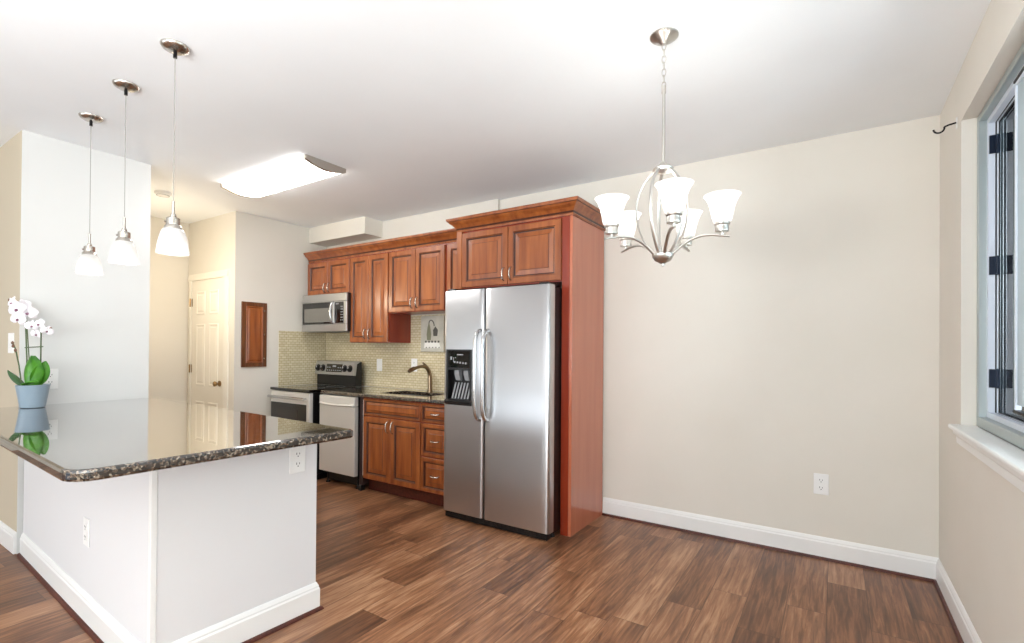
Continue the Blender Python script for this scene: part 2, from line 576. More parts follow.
def six_panel(x0, x1, z0, z1, yf, t):
    """six-panel slab facing -y: recessed raised fields"""
    bm = NB()
    box(bm, x0, x1, yf, yf + t, z0, z1)
    w = x1 - x0
    st = 0.11 * w / 0.7
    cm = (x0 + x1) / 2
    cols = [(x0 + st, cm - st * 0.42), (cm + st * 0.42, x1 - st)]
    rows = [(z0 + 0.22, z0 + 0.72), (z0 + 0.89, z0 + 1.55), (z0 + 1.65, z0 + 1.90)]
    for a, b in cols:
        for c, d in rows:
            lv = [(0, 0.0), (0.004, -0.006), (0.016, -0.006), (0.022, -0.001), (0.034, -0.001), (0.044, -0.005)]
            prev = None
            for ins, dy in lv:
                r = [bm.verts.new((x, yf + dy, z)) for x, z in ((a + ins, c + ins), (b - ins, c + ins), (b - ins, d - ins), (a + ins, d - ins))]
                if prev:
                    for k in range(4):
                        bm.faces.new((prev[k], prev[(k + 1) % 4], r[(k + 1) % 4], r[k]))
                prev = r
            bm.faces.new(prev)
    return bm


door = struct('door_1', six_panel(dx0, dx1, 0.012, dz, YD - 0.012, 0.0115), DOORP)
bm = NB()
cw = 0.072
CAS = [(0, 0), (0, 0.022), (0.012, 0.024), (0.05, 0.018), (cw, 0.012), (cw, 0)]
for side in (0, 1):
    pts = []
    for a, d in CAS:
        x = dx0 - 0.006 - a if side == 0 else dx1 + 0.006 + a
        pts.append((x, YD - 0.0002 - d))
    prism(bm, pts, 2, 0.0, dz + 0.006)
prism(bm, [(YD - 0.0002 - d, dz + 0.006 + a) for a, d in CAS], 0, dx0 - 0.006 - cw, dx1 + 0.006 + cw)
obj('door_casing', bm, DOORP, door)
bm = NB()
tube(bm, [(-5.795, YD - 0.012, 0.94), (-5.795, YD - 0.018, 0.94)], 0.03, 20)
tube(bm, [(-5.795, YD - 0.018, 0.94), (-5.795, YD - 0.05, 0.94)], 0.010, 12)
tube(bm, [(-5.795, YD - 0.042, 0.94), (-5.795, YD - 0.05, 0.94), (-5.795, YD - 0.062, 0.94), (-5.795, YD - 0.072, 0.94), (-5.795, YD - 0.076, 0.94)], [0.015, 0.024, 0.028, 0.022, 0.010], 18)
obj('door_knob', bm, BRASS, door, 40)
for z in (1.80, 1.08, 0.3):
    bm = NB()
    tube(bm, [(dx0 - 0.003, YD - 0.030, z - 0.045), (dx0 - 0.003, YD - 0.030, z + 0.045)], 0.007, 10)
    box(bm, dx0 + 0.001, dx0 + 0.018, YD - 0.0155, YD - 0.0135, z - 0.044, z + 0.044)
    obj('door_hinge', bm, BRASS, door)

# ------------------------------------------------------------------ window on the right wall

bm = NB()
fx0, fx1 = 0.055, 0.148
y0, y1, z0, z1 = RX0 + 0.002, RX1 - 0.002, 0.974, RZ1 - 0.002
for a, b, c, d in ((y1 - 0.03, y1, z0, z1), (y0, y0 + 0.03, z0, z1), (y0 + 0.03, y1 - 0.03, z0, z0 + 0.045), (y0 + 0.03, y1 - 0.03, z1 - 0.03, z1)):
    box(bm, fx0, fx1, a, b, c, d, 0.003)
win = struct('window_1', bm, ALU)
# bright sash, dark gaskets and bead inside the frame
ys1 = y1 - 0.031
zs0, zs1 = z0 + 0.046, z1 - 0.031


def window_ring(xa, xb, wd):
    bm = NB()
    box(bm, xa, xb, ys1 - wd, ys1, zs0, zs1)
    box(bm, xa, xb, y0 + 0.031, y0 + 0.031 + wd, zs0, zs1)
    box(bm, xa, xb, y0 + 0.031 + wd, ys1 - wd, zs0, zs0 + wd)
    box(bm, xa, xb, y0 + 0.031 + wd, ys1 - wd, zs1 - wd, zs1)
    return bm


obj('sash_frame', window_ring(0.084, 0.1075, 0.024), ALUB, win)
obj('gasket', window_ring(0.1078, 0.1132, 0.0225), GASK, win)
obj('glazing_bead', window_ring(0.1135, 0.119, 0.024), ALUB, win)
obj('gasket', window_ring(0.1193, 0.1245, 0.026), GASK, win)
obj('pane', box(NB(), 0.1250, 0.1300, y0 + 0.033, ys1 - 0.002, zs0 + 0.002, zs1 - 0.002), GLASS, win)
for z in (2.27, 1.715, 1.20):
    bm = NB()
    yh = ys1 - 0.0265
    box(bm, 0.086, 0.111, yh - 0.006, yh, z - 0.042, z + 0.042, 0.001)
    box(bm, 0.116, 0.1235, yh - 0.006, yh, z - 0.042, z + 0.042, 0.001)
    tube(bm, [(0.1135, yh - 0.003, z - 0.044), (0.1135, yh - 0.003, z + 0.044)], 0.0045, 10)
    obj('window_hinge', bm, HINGE, win, 40)
# inner storm panel standing in front of the glass
bm = NB()
px0, px1, py1, pz0, pz1 = 0.062, 0.080, -1.125, 1.102, 2.335
box(bm, px0, px1, py1 - 0.012, py1, pz0, pz1, 0.002)
box(bm, px0, px1, y0 + 0.05, py1 - 0.012, pz1 - 0.012, pz1, 0.002)
obj('storm_panel_frame', bm, ALUB, win)
obj('storm_panel_pane', box(NB(), 0.068, 0.074, y0 + 0.05, py1 - 0.0125, pz0 + 0.02, pz1 - 0.0125), FROST, win)
bm = NB()
box(bm, px0 - 0.003, px1 + 0.003, y0 + 0.05, py1 + 0.004, pz0 - 0.012, pz0 - 0.0005, 0.002)
box(bm, px0 - 0.003, px1 + 0.003, y0 + 0.05, py1 + 0.004, pz1 + 0.0005, pz1 + 0.012, 0.002)
obj('storm_panel_rail', bm, GASK, win)
# interior stool (sill) and apron
bm = NB()
prism(bm, [(-0.040, 0.952), (-0.043, 0.957), (-0.043, 0.967), (-0.038, 0.972), (0.0, 0.972), (0.0, 0.950), (-0.036, 0.950)], 1, RX0 - 0.03, RX1 + 0.02)
box(bm, 0.0, 0.054, RX0 + 0.001, RX1 - 0.001, 0.9505, 0.972)
obj('window_sill', bm, TRIM, win)
bm = NB()
prism(bm, [(-0.0005, 0.9495), (-0.030, 0.9495), (-0.026, 0.930), (-0.016, 0.918), (-0.014, 0.885), (-0.0005, 0.880)], 1, RX0 - 0.02, RX1 + 0.005)
obj('sill_apron', bm, TRIM, win)
# ------------------------------------------------------------------ cabinets
def door_leaf(bm, x0, x1, z0, z1, yf, t=0.020, fr=0.055):
    """raised panel leaf facing -y; material 0 wood, 1 dark glaze in the grooves"""
    w, h = x1 - x0, z1 - z0
    k = min(1.0, min(w, h) / 0.26)
    fr = max(0.022, fr * k)
    b = max(0.012, 0.034 * k)
    lv = [(0.0, t, 0), (0.0, 0.004, 0), (0.004, 0.0, 0), (fr - 0.010, 0.0, 0), (fr - 0.007, 0.0035, 1), (fr - 0.003, 0.0025, 0),
          (fr + 0.001, 0.009, 1), (fr + 0.007, 0.010, 1), (fr + 0.007 + b, 0.0035, 0), (fr + 0.010 + b, 0.001, 1)]
    lim = min(w, h) / 2 - 0.006
    prev = None
    for ins, dy, mi in lv:
        ins = min(ins, lim)
        r = [bm.verts.new((x, yf + dy, z)) for x, z in ((x0 + ins, z0 + ins), (x1 - ins, z0 + ins), (x1 - ins, z1 - ins), (x0 + ins, z1 - ins))]
        if prev:
            for q in range(4):
                f = bm.faces.new((prev[q], prev[(q + 1) % 4], r[(q + 1) % 4], r[q])); f.material_index = mi
        else:
            bm.faces.new(r[::-1])
        prev = r
    bm.faces.new(prev)
    return bm


def pull_v(bm, x, yf, zc, L=0.10):
    pts = bez((x, yf + 0.002, zc - L / 2), (x, yf - 0.042, zc - L / 2 - 0.004), (x, yf - 0.042, zc + L / 2 + 0.004), (x, yf + 0.002, zc + L / 2), 14)
    rr = [0.0065 if i in (0, 14) else 0.0055 for i in range(15)]
    return tube(bm, pts, rr, 10)


def pull_h(bm, xc, yf, z, L=0.09):
    pts = bez((xc - L / 2, yf + 0.002, z), (xc - L / 2, yf - 0.038, z - 0.006), (xc + L / 2, yf - 0.038, z - 0.006), (xc + L / 2, yf + 0.002, z), 14)
    return tube(bm, pts, 0.0055, 10)


WOOD2 = [CHERRY, GLAZE]


def wall_cabinet(label, x0, x1, z0, z1, yb, yf, leaves, hz, top=None, parts=True):
    t = thing('wall_cabinet', label, 'cabinet', ((x0 + x1) / 2, yb, z0), group=None)
    bm = NB()
    box(bm, x0 + 0.0005, x1 - 0.0005, yf + 0.0205, yb, z0, z1)
    obj('carcass', bm, [CHERRY_SIDE], t)
    for (a, b, hx) in leaves:
        d = obj('door', door_leaf(NB(), a, b, z0 + 0.006, (top or z1) - 0.012, yf), WOOD2, t)
        if hx is not None:
            obj('handle', pull_v(NB(), hx, yf, hz), NICKEL, d, 50)
    return t


YB = YF - 0.0095
G = 0.0025
wall_cabinet('short cherry wall cabinet with two doors directly above the microwave', -5.445, -4.724, 1.892, 2.262, YB, -0.36,
             [(-5.44, -5.088, -5.12), (-5.083, -4.730, -5.052)], 1.965)
wall_cabinet('tall narrow cherry wall cabinet with two doors between microwave and sink cabinet', -4.722, -4.152, 1.372, 2.262, YB, -0.36,
             [(-4.716, -4.440, -4.470), (-4.435, -4.158, -4.405)], 1.46)
wall_cabinet('medium cherry wall cabinet with two doors above the sink', -4.150, -3.426, 1.660, 2.262, YB, -0.36,
             [(-4.144, -3.792, -3.823), (-3.787, -3.432, -3.755)], 1.745)
wall_cabinet('narrow cherry wall cabinet half hidden beside the refrigerator enclosure', -3.424, -3.094, 1.660, 2.262, YB, -0.36,
             [(-3.404, -3.100, None)], 1.745)

# crown on the low run and on the refrigerator enclosure
CROWN_GLAZE = (3, 7)
CROWN = [(0.0, 0.0), (0.006, 0.0), (0.010, 0.012), (0.006, 0.018), (0.012, 0.030), (0.030, 0.052), (0.050, 0.068), (0.058, 0.080), (0.066, 0.082), (0.072, 0.098), (0.072, 0.104), (0.0, 0.104)]
GR = lambda z: [(a, z + b) for a, b in CROWN]
tag(obj('crown_molding', sweep(NB(), [(-5.447, -0.3385), (-3.1645, -0.3385)], GR(2.2515 + 0.0115), dark=CROWN_GLAZE), WOOD2),
    'cherry crown molding running along the top of the low wall cabinets', 'molding')

# tall enclosure around the refrigerator
FX0, FX1 = -3.09, -2.052
enc = thing('refrigerator_enclosure', 'tall cherry enclosure with side panel and two-door cabinet over the refrigerator', 'cabinet', (-2.57, -0.3, 0))
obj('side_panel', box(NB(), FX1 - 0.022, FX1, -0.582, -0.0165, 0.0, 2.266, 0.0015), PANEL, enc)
bm = NB()
box(bm, -2.134, FX1 - 0.0225, -0.584, -0.563, 0.0, 2.266, 0.0015)
obj('filler_strip', bm, CHERRY_SIDE, enc)
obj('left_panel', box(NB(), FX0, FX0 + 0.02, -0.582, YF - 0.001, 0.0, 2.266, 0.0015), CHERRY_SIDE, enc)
bm = NB()
box(bm, FX0 + 0.0205, -2.1345, -0.579, YF - 0.001, 1.803, 2.266)
obj('carcass', bm, CHERRY_SIDE, enc)
bm = NB()
box(bm, FX0 - 0.001, -3.040, -0.600, -0.5825, 1.803, 2.266, 0.0015)
obj('face_stile', bm, CHERRY, enc)
for a, b, hx in ((-3.037, -2.592, -2.622), (-2.587, -2.137, -2.557)):
    d = obj('door', door_leaf(NB(), a, b, 1.812, 2.252, -0.600), WOOD2, enc)
    obj('handle', pull_v(NB(), hx, -0.600, 1.89), NICKEL, d, 50)
obj('crown_molding', sweep(NB(), [(FX0, -0.30), (FX0, -0.584), (FX1, -0.584), (FX1, -0.016)], [(a + 0.001, b) for a, b in GR(2.2665)], dark=CROWN_GLAZE), WOOD2, enc)
obj('top_board', box(NB(), FX0 + 0.001, FX1 - 0.001, -0.583, -0.017 - 0.03, 2.2667, 2.28), CHERRY_SIDE, enc)

# base cabinets
YC = -0.656


def base_cabinet(label, x0, x1, leaves, drawers):
    t = thing('base_cabinet', label, 'cabinet', ((x0 + x1) / 2, YB, 0))
    bm = NB()
    ZT = 0.862 if not leaves else 0.66
    box(bm, x0, x1, YC + 0.0205, YB, 0.112, ZT)
    if leaves:
        box(bm, x0, x1, YC + 0.0205, YC + 0.045, 0.66, 0.862)
        box(bm, x0, x0 + 0.02, YC + 0.045, YB, 0.66, 0.862)
        box(bm, x1 - 0.02, x1, YC + 0.045, YB, 0.66, 0.862)
    obj('carcass', bm, CHERRY_SIDE, t)
    obj('toe_kick', box(NB(), x0, x1, YC + 0.075, YC + 0.09, 0.001, 0.112), SHOE, t)
    for a, b, hx in leaves:
        d = obj('door', door_leaf(NB(), a, b, 0.122, 0.690, YC), WOOD2, t)
        obj('handle', pull_v(NB(), hx, YC, 0.615), NICKEL, d, 50)
    for z0, z1, h in drawers:
        d = obj('drawer' if h else 'false_front', door_leaf(NB(), x0 + 0.004, x1 - 0.004, z0, z1, YC, fr=0.040), WOOD2, t)
        if h: obj('handle', pull_h(NB(), (x0 + x1) / 2, YC, (z0 + z1) / 2), NICKEL, d, 50)
    return t


base_cabinet('cherry sink base cabinet with two doors and false drawer front', -4.146, -3.424,
             [(-4.141, -3.787, -3.815), (-3.783, -3.429, -3.752)], [(0.700, 0.852, False)])
base_cabinet('narrow cherry drawer stack between sink base and refrigerator', -3.422, -3.094, [],
             [(0.700, 0.852, True), (0.416, 0.690, True), (0.122, 0.406, True)])

# granite worktop with a sink cut-out
sx0, sx1, sy0, sy1 = -4.08, -3.48, -0.52, -0.20
wx0, wx1, wy0, wy1, wz0, wz1 = -4.742, -3.092, -0.682, YF - 0.009, 0.864, 0.897
bm = NB()
for a, b, c, d in ((wx0, wx1, wy0 + 0.012, sy0), (wx0, wx1, sy1, wy1), (wx0, sx0, sy0, sy1), (sx1, wx1, sy0, sy1)):
    box(bm, a, b, c, d, wz0, wz1)
prism(bm, [(wy0 + 0.012, wz0), (wy0 + 0.005, wz0 + 0.002), (wy0 + 0.001, wz0 + 0.008), (wy0, wz0 + 0.016), (wy0 + 0.001, wz1 - 0.008), (wy0 + 0.005, wz1 - 0.002), (wy0 + 0.012, wz1)], 0, wx0, wx1)
tag(obj('kitchen_worktop', bm, GRANITE), 'dark speckled granite worktop over dishwasher and cherry base cabinets', 'worktop')

# undermount sink
bm = NB()
prev = None
for ins, z in ((-0.015, wz0 - 0.0008), (0.004, wz0 - 0.0008), (0.006, 0.82), (0.012, 0.70), (0.035, 0.682), (0.10, 0.680)):
    r = [bm.verts.new(p) for p in ((sx0 + ins, sy0 + ins, z), (sx1 - ins, sy0 + ins, z), (sx1 - ins, sy1 - ins, z), (sx0 + ins, sy1 - ins, z))]
    if prev:
        for q in range(4): bm.faces.new((prev[q], prev[(q + 1) % 4], r[(q + 1) % 4], r[q]))
    prev = r
bm.faces.new(prev)
snk = thing('kitchen_sink', 'stainless undermount sink set into the granite worktop below the faucet', 'sink', (-3.78, -0.36, 0.68))
obj('basin', bm, SINK, snk)
bm = NB(); lathe(bm, [(0.0, 0.001), (0.03, 0.001), (0.042, 0.004), (0.044, 0.001)], (-3.78, -0.36, 0.6805), 24)
obj('drain', bm, NICKEL, snk, 40)

# faucet
FXp, FYp = -3.80, -0.135
fa = thing('faucet', 'bronze-toned pull-out kitchen faucet with lever handle behind the sink', 'faucet', (FXp, FYp, wz1))
bm = NB(); lathe(bm, [(0, 0), (0.030, 0), (0.030, 0.008), (0.024, 0.014), (0.022, 0.05), (0.024, 0.12), (0.022, 0.15), (0, 0.152)], (FXp, FYp, wz1), 20)
obj('body', bm, BRONZE, fa, 40)
sp = bez((FXp, FYp, wz1 + 0.10), (FXp, FYp, wz1 + 0.24), (FXp - 0.01, FYp - 0.06, wz1 + 0.27), (FXp - 0.02, FYp - 0.17, wz1 + 0.235), 14)
bm = NB(); tube(bm, sp, [0.019 - 0.004 * i / 14 for i in range(15)], 14)
obj('spout', bm, BRONZE, fa, 40)
e = sp[-1]
bm = NB(); tube(bm, [e, e + Vector((-0.004, -0.03, -0.006)), e + Vector((-0.008, -0.065, -0.02)), e + Vector((-0.01, -0.085, -0.032))], [0.0155, 0.019, 0.021, 0.017], 14)
obj('spray_head', bm, BRONZE, fa, 40)
bm = NB(); tube(bm, bez((FXp, FYp + 0.004, wz1 + 0.15), (FXp, FYp, wz1 + 0.22), (FXp - 0.01, FYp - 0.02, wz1 + 0.24), (FXp - 0.03, FYp - 0.075, wz1 + 0.285), 10), [0.018, 0.017, 0.015, 0.013, 0.012, 0.011, 0.010, 0.010, 0.010, 0.010, 0.008], 10)
obj('lever', bm, BRONZE, fa, 40)

# ------------------------------------------------------------------ refrigerator
fr = thing('refrigerator', 'stainless side-by-side refrigerator with water dispenser and black sides', 'refrigerator', (-2.6, -0.4, 0))
obj('body', box(NB(), -3.060, -2.140, -0.695, -0.06, 0.03, 1.760, 0.006), BLACK, fr)
YFR = -0.7765


def fridge_door(x0, x1, hole=None):
    """slightly bowed door with rounded vertical edges; optional dispenser recess"""
    bm = NB()
    yb, z0, z1 = -0.7, 0.058, 1.766
    def yf(x):
        t = (x - x0) / (x1 - x0)
        e = min(t, 1 - t) * (x1 - x0)
        r = 0.022
        y = YFR
        if e < r: y += r - math.sqrt(max(0, r * r - (r - e) ** 2))
        return y
    xs = sorted(set([x0 + d for d in (0, .002, .006, .012, .022)] + [x1 - d for d in (0, .002, .006, .012, .022)] + [x0 + (x1 - x0) * k / 8 for k in range(1, 8)] + ([hole[0], hole[1]] if hole else [])))
    zs = [z0, z0 + 0.004] + ([hole[2], hole[3]] if hole else []) + [z1 - 0.006, z1]
    grid = []
    for z in zs:
        dz_ = 0.004 if z in (z0, z1) else 0
        grid.append([bm.verts.new((x, yf(x) + dz_, z)) for x in xs])
    for j in range(len(zs) - 1):
        for i in range(len(xs) - 1):
            if hole and xs[i] >= hole[0] - 1e-6 and xs[i + 1] <= hole[1] + 1e-6 and zs[j] >= hole[2] - 1e-6 and zs[j + 1] <= hole[3] + 1e-6: continue
            bm.faces.new((grid[j][i], grid[j][i + 1], grid[j + 1][i + 1], grid[j + 1][i]))
    bk = [bm.verts.new((x, yb, z)) for x, z in ((x0, z0), (x1, z0), (x1, z1), (x0, z1))]
    bm.faces.new((bk[3], bk[2], bk[1], bk[0]))
    bm.faces.new([bk[0], bk[1]] + grid[0][::-1])
    bm.faces.new([bk[2], bk[3]] + grid[-1])
    bm.faces.new([bk[0]] + [g[0] for g in grid] + [bk[3]])
    bm.faces.new([bk[1]] + [g[-1] for g in grid] + [bk[2]])
    return bm


DH = (-3.035, -2.792, 0.905, 1.312)
dl = obj('freezer_door', fridge_door(-3.068, -2.682, DH), STEEL, fr, 35)
drr = obj('fridge_door', fridge_door(-2.672, -2.126), STEEL, fr, 35)
for d, hx in ((dl, -2.710), (drr, -2.640)):
    za, zb = 0.79, 1.455
    pts = bez((hx, YFR + 0.004, za), (hx, YFR - 0.05, za + 0.0), (hx, YFR - 0.066, za + 0.06), (hx, YFR - 0.068, za + 0.14), 8)
    pts += [(hx, YFR - 0.069, za + 0.25 + k * 0.05) for k in range(4)]
    pts += bez((hx, YFR - 0.068, zb - 0.14), (hx, YFR - 0.066, zb - 0.06), (hx, YFR - 0.05, zb), (hx, YFR + 0.004, zb), 8)
    bm = NB(); tube(bm, pts, 0.0145, 12)
    obj('handle', bm, STEEL_H, d, 50)
# dispenser
a, b, c, d_ = DH
bm = NB()
yo, yi = YFR - 0.004, -0.70
zm = 1.165
for q in ((a - .004, a + 0.016, c, d_), (b - 0.016, b + .004, c, d_), (a + .016, b - .016, d_ - 0.012, d_), (a + .016, b - .016, zm - 0.012, zm + 0.006)):
    box(bm, q[0], q[1], yo, YFR + 0.03, q[2], q[3], 0.002)
prism(bm, [(yo - 0.020, c - 0.004), (yo - 0.022, c + 0.012), (yo, c + 0.024), (YFR + 0.03, c + 0.024), (YFR + 0.03, c - 0.02), (yo, c - 0.02)], 0, a - 0.004, b + 0.004)
box(bm, a + 0.001, b - 0.001, YFR + 0.064, YFR + 0.068, c + 0.001, d_ - 0.001)
box(bm, a + 0.001, a + 0.008, YFR + 0.03, YFR + 0.066, c + 0.02, zm)
box(bm, b - 0.008, b - 0.001, YFR + 0.03, YFR + 0.066, c + 0.02, zm)
dsp = obj('dispenser', bm, BLACK, dl)
obj('control_panel', box(NB(), a + 0.0165, b - 0.0165, yo + 0.001, YFR + 0.02, zm + 0.0065, d_ - 0.0125), BLACKG, dsp)
bm = NB()
w = b - a
box(bm, a + 0.105, a + 0.165, yo - 0.0005, yo + 0.0008, 1.268, 1.276)
for k in range(5):
    box(bm, a + 0.075 + k * 0.027, a + 0.090 + k * 0.027, yo - 0.0005, yo + 0.0008, 1.208 - k * 0.002, 1.222 - k * 0.002)
box(bm, a + 0.040, a + 0.056, yo - 0.0005, yo + 0.0008, 1.232, 1.256)
box(bm, a + 0.068, a + 0.074, yo - 0.0005, yo + 0.0008, 1.216, 1.25)
box(bm, a + 0.084, a + 0.094, yo - 0.0005, yo + 0.0008, 1.246, 1.252)
obj('control_marks', bm, GREYBTN, dsp)
for cx in (a + 0.085, a + 0.175):
    bm = NB()
    prism(bm, [(YFR + 0.060, 1.15), (YFR + 0.018, 1.15), (YFR + 0.018, 1.12), (YFR + 0.036, 1.075), (YFR + 0.060, 1.07)], 0, cx - 0.022, cx + 0.022)
    obj('spigot', bm, GREYBTN, dsp)
bm = NB()
for k in range(6):
    xk = a + 0.055 + k * 0.030
    prism(bm, [(YFR + 0.050, 1.055), (YFR + 0.046, 1.055), (YFR + 0.000, 0.934), (YFR + 0.006, 0.934)], 0, xk - 0.006, xk + 0.006)
obj('drip_tray_ribs', bm, GREYBTN, dsp)
bm = NB()
box(bm, -3.055, -2.145, -0.758, -0.7005, 0.008, 0.054, 0.003)
for k in range(24):
    x = -3.03 + k * 0.037
    box(bm, x, x + 0.02, -0.7605, -0.7585, 0.02, 0.042)
obj('base_grille', bm, BLACK, fr)
for x in (-3.03, -2.17):
    bm = NB()
    tube(bm, [(x, -0.64, 0.0), (x, -0.64, 0.029)], [0.022, 0.016], 14)
    obj('foot', bm, BLACK, fr, 40)
for x in (-2.19, -3.02):
    bm = NB(); box(bm, x - 0.04, x + 0.04, -0.745, -0.60, 1.767, 1.785, 0.005, 2)
    obj('hinge_cover', bm, BLACK, fr)

# ------------------------------------------------------------------ range
ra = thing('range', 'freestanding electric range with black glass top, stainless oven front and knobbed backguard', 'stove', (-5.14, -0.4, 0))
rx0, rx1 = -5.468, -4.800
obj('body', box(NB(), rx0, rx1, -0.715, -0.06, 0.06, 0.875, 0.003), BLACK, ra)
obj('toe_base', box(NB(), rx0 + 0.02, rx1 - 0.02, -0.66, -0.1, 0.001, 0.06), BLACK, ra)
bm = NB()
box(bm, rx0 - 0.002, rx1 + 0.002, -0.768, -0.210, 0.8755, 0.902, 0.006, 2)
ct = obj('cooktop', bm, BLACKG, ra)
for x, y, r in ((-5.32, -0.56, 0.105), (-4.97, -0.56, 0.08), (-5.30, -0.33, 0.08), (-4.97, -0.33, 0.095)):
    bm = NB(); lathe(bm, [(r - 0.003, 0), (r, 0.0004), (r + 0.001, 0)], (x, y, 0.9022), 40)
    obj('burner_ring', bm, GREYBTN, ct)
od = obj('oven_door', box(NB(), rx0 + 0.006, rx1 - 0.006, -0.760, -0.7165, 0.235, 0.868, 0.006, 2), APPL, ra)
obj('oven_glass', box(NB(), rx0 + 0.012, rx1 - 0.050, -0.7635, -0.7605, 0.32, 0.752, 0.001), BLACKG, od)
obj('oven_window', box(NB(), rx0 + 0.13, rx1 - 0.19, -0.7645, -0.7638, 0.42, 0.69), OVENWIN, od)
bm = NB()
tube(bm, [(rx0 + 0.03, -0.803, 0.812), (rx1 - 0.03, -0.803, 0.812)], 0.014, 14)
for x in (rx0 + 0.06, rx1 - 0.06): tube(bm, [(x, -0.759, 0.812), (x, -0.803, 0.812)], 0.010, 10)
obj('handle', bm, STEEL_H, od, 50)
obj('storage_drawer', box(NB(), rx0 + 0.006, rx1 - 0.006, -0.757, -0.7165, 0.07, 0.225, 0.006, 2), APPL, ra)
bm = NB()
prism(bm, [(-0.205, 0.9025), (-0.125, 0.9025), (-0.125, 1.165), (-0.145, 1.165), (-0.190, 1.14), (-0.205, 1.02)], 0, rx0 + 0.002, rx1 - 0.002)
bg = obj('backguard', bm, BLACK, ra)
# slanted stainless control face
bm = NB()
prism(bm, [(-0.2065, 1.018), (-0.237, 1.022), (-0.218, 1.150), (-0.208, 1.168), (-0.146, 1.172), (-0.146, 1.1655), (-0.1905, 1.1405)], 0, rx0 + 0.001, rx1 - 0.001)
obj('control_face', bm, MWST, bg)
sl = (0.218 - 0.237) / (1.150 - 1.022)
cy = lambda z: -0.237 - sl * (z - 1.022) * 1.0
nrm = Vector((0, -1, -sl * -1)).normalized() if False else Vector((0, -0.989, 0.147))


def slab(bm, xa, xb, za, zb, e0, e1):
    pts = []
    for z, e in ((za, e0), (za, e1), (zb, e1), (zb, e0)):
        pts.append((cy(z) - e, z))
    prism(bm, pts, 0, xa, xb)


bm = NB(); slab(bm, -5.27, -5.00, 1.050, 1.138, -0.002, 0.002)
dp = obj('display', bm, BLACKG, bg)
marks = [(-5.165, -5.105, 1.104, 1.124)] + [(-5.255 + k * 0.036, -5.237 + k * 0.036, 1.064, 1.074) for k in range(7)]
marks += [(-5.255 + k * 0.036, -5.237 + k * 0.036, 1.094, 1.106) for k in (0, 1, 5, 6)]
for i, q in enumerate(marks):
    bm = NB(); slab(bm, q[0], q[1], q[2], q[3], 0.0022, 0.003)
    obj('touch_button' if i else 'clock_digits', bm, GREYBTN, dp)
for x in (-5.415, -5.330, -4.955, -4.868):
    bm = NB()
    p = Vector((x, cy(1.092), 1.092))
    tube(bm, [p - nrm * -0.001, p + nrm * 0.006], 0.038, 24)
    tube(bm, [p + nrm * 0.006, p + nrm * 0.026, p + nrm * 0.03], [0.029, 0.026, 0.020], 24)
    tt = Vector((1, 0, 0))
    kn = obj('knob', bm, BLACK, bg, 40)
    bm = NB()
    uu = Vector((0, 0.147, 0.989))
    q0 = p + nrm * 0.030
    pts = [q0 - tt * 0.003, q0 + tt * 0.003, q0 + tt * 0.003 + uu * 0.02, q0 - tt * 0.003 + uu * 0.02]
    A = [bm.verts.new(v) for v in pts]; B = [bm.verts.new(v + nrm * 0.003) for v in pts]
    bm.faces.new(A); bm.faces.new(B[::-1])
    for k in range(4): bm.faces.new((A[k], A[(k + 1) % 4], B[(k + 1) % 4], B[k]))
    obj('pointer', bm, WHITEBTN, kn)

# ------------------------------------------------------------------ dishwasher
dw = thing('dishwasher', 'pale stainless dishwasher between the range and the sink base cabinet', 'dishwasher', (-4.45, -0.4, 0))
wx0_, wx1_ = -4.728, -4.208
obj('tub', box(NB(), wx0_ + 0.006, wx1_ - 0.004, -0.655, -0.06, 0.10, 0.858), BLACK, dw)
dd = obj('door', box(NB(), wx0_, wx1_, -0.700, -0.656, 0.125, 0.768, 0.005, 2), APPL, dw)
bm = NB()
box(bm, wx0_, wx1_, -0.703, -0.656, 0.772, 0.857, 0.006, 2)
cp_ = obj('control_panel', bm, APPL, dd)
bm = NB()
hp = []
for i in range(13):
    t = i / 12
    hp.append((wx0_ + 0.02 + (wx1_ - wx0_ - 0.04) * t, -0.7035 - 0.034 * math.sin(PI * t) ** 0.45, 0.783 - 0.006 * math.sin(PI * t)))
tube(bm, hp, 0.013, 10, 0.8)
obj('handle', bm, APPL, dd, 50)
obj('toe_panel', box(NB(), wx0_ + 0.006, wx1_ - 0.004, -0.60, -0.585, 0.015, 0.099), BLACK, dw)
for x in (wx0_ + 0.05, wx1_ - 0.03):
    bm = NB(); tube(bm, [(x, -0.63, 0.0), (x, -0.63, 0.012), (x, -0.63, 0.013), (x, -0.63, 0.10)], [0.022, 0.02, 0.009, 0.009], 12)
    obj('leg', bm, BLACK, dw, 40)
fs = thing('gap_strip', 'dark narrow strip standing for the shaded gap between dishwasher and sink base cabinet', 'filler', (-4.163, -0.4, 0))
obj('strip', box(NB(), -4.202, -4.1485, -0.646, -0.06, 0.05, 0.862), DARKSTRIP, fs)
bm = NB()
box(bm, -4.1525, -4.1495, -0.6485, -0.6465, 0.14, 0.84)
obj('bracket_tape', bm, PLATE, fs)
bm = NB(); box(bm, -4.19, -4.15, -0.67, -0.62, 0.0, 0.049, 0.004)
obj('leveling_foot', bm, BLACK, fs)

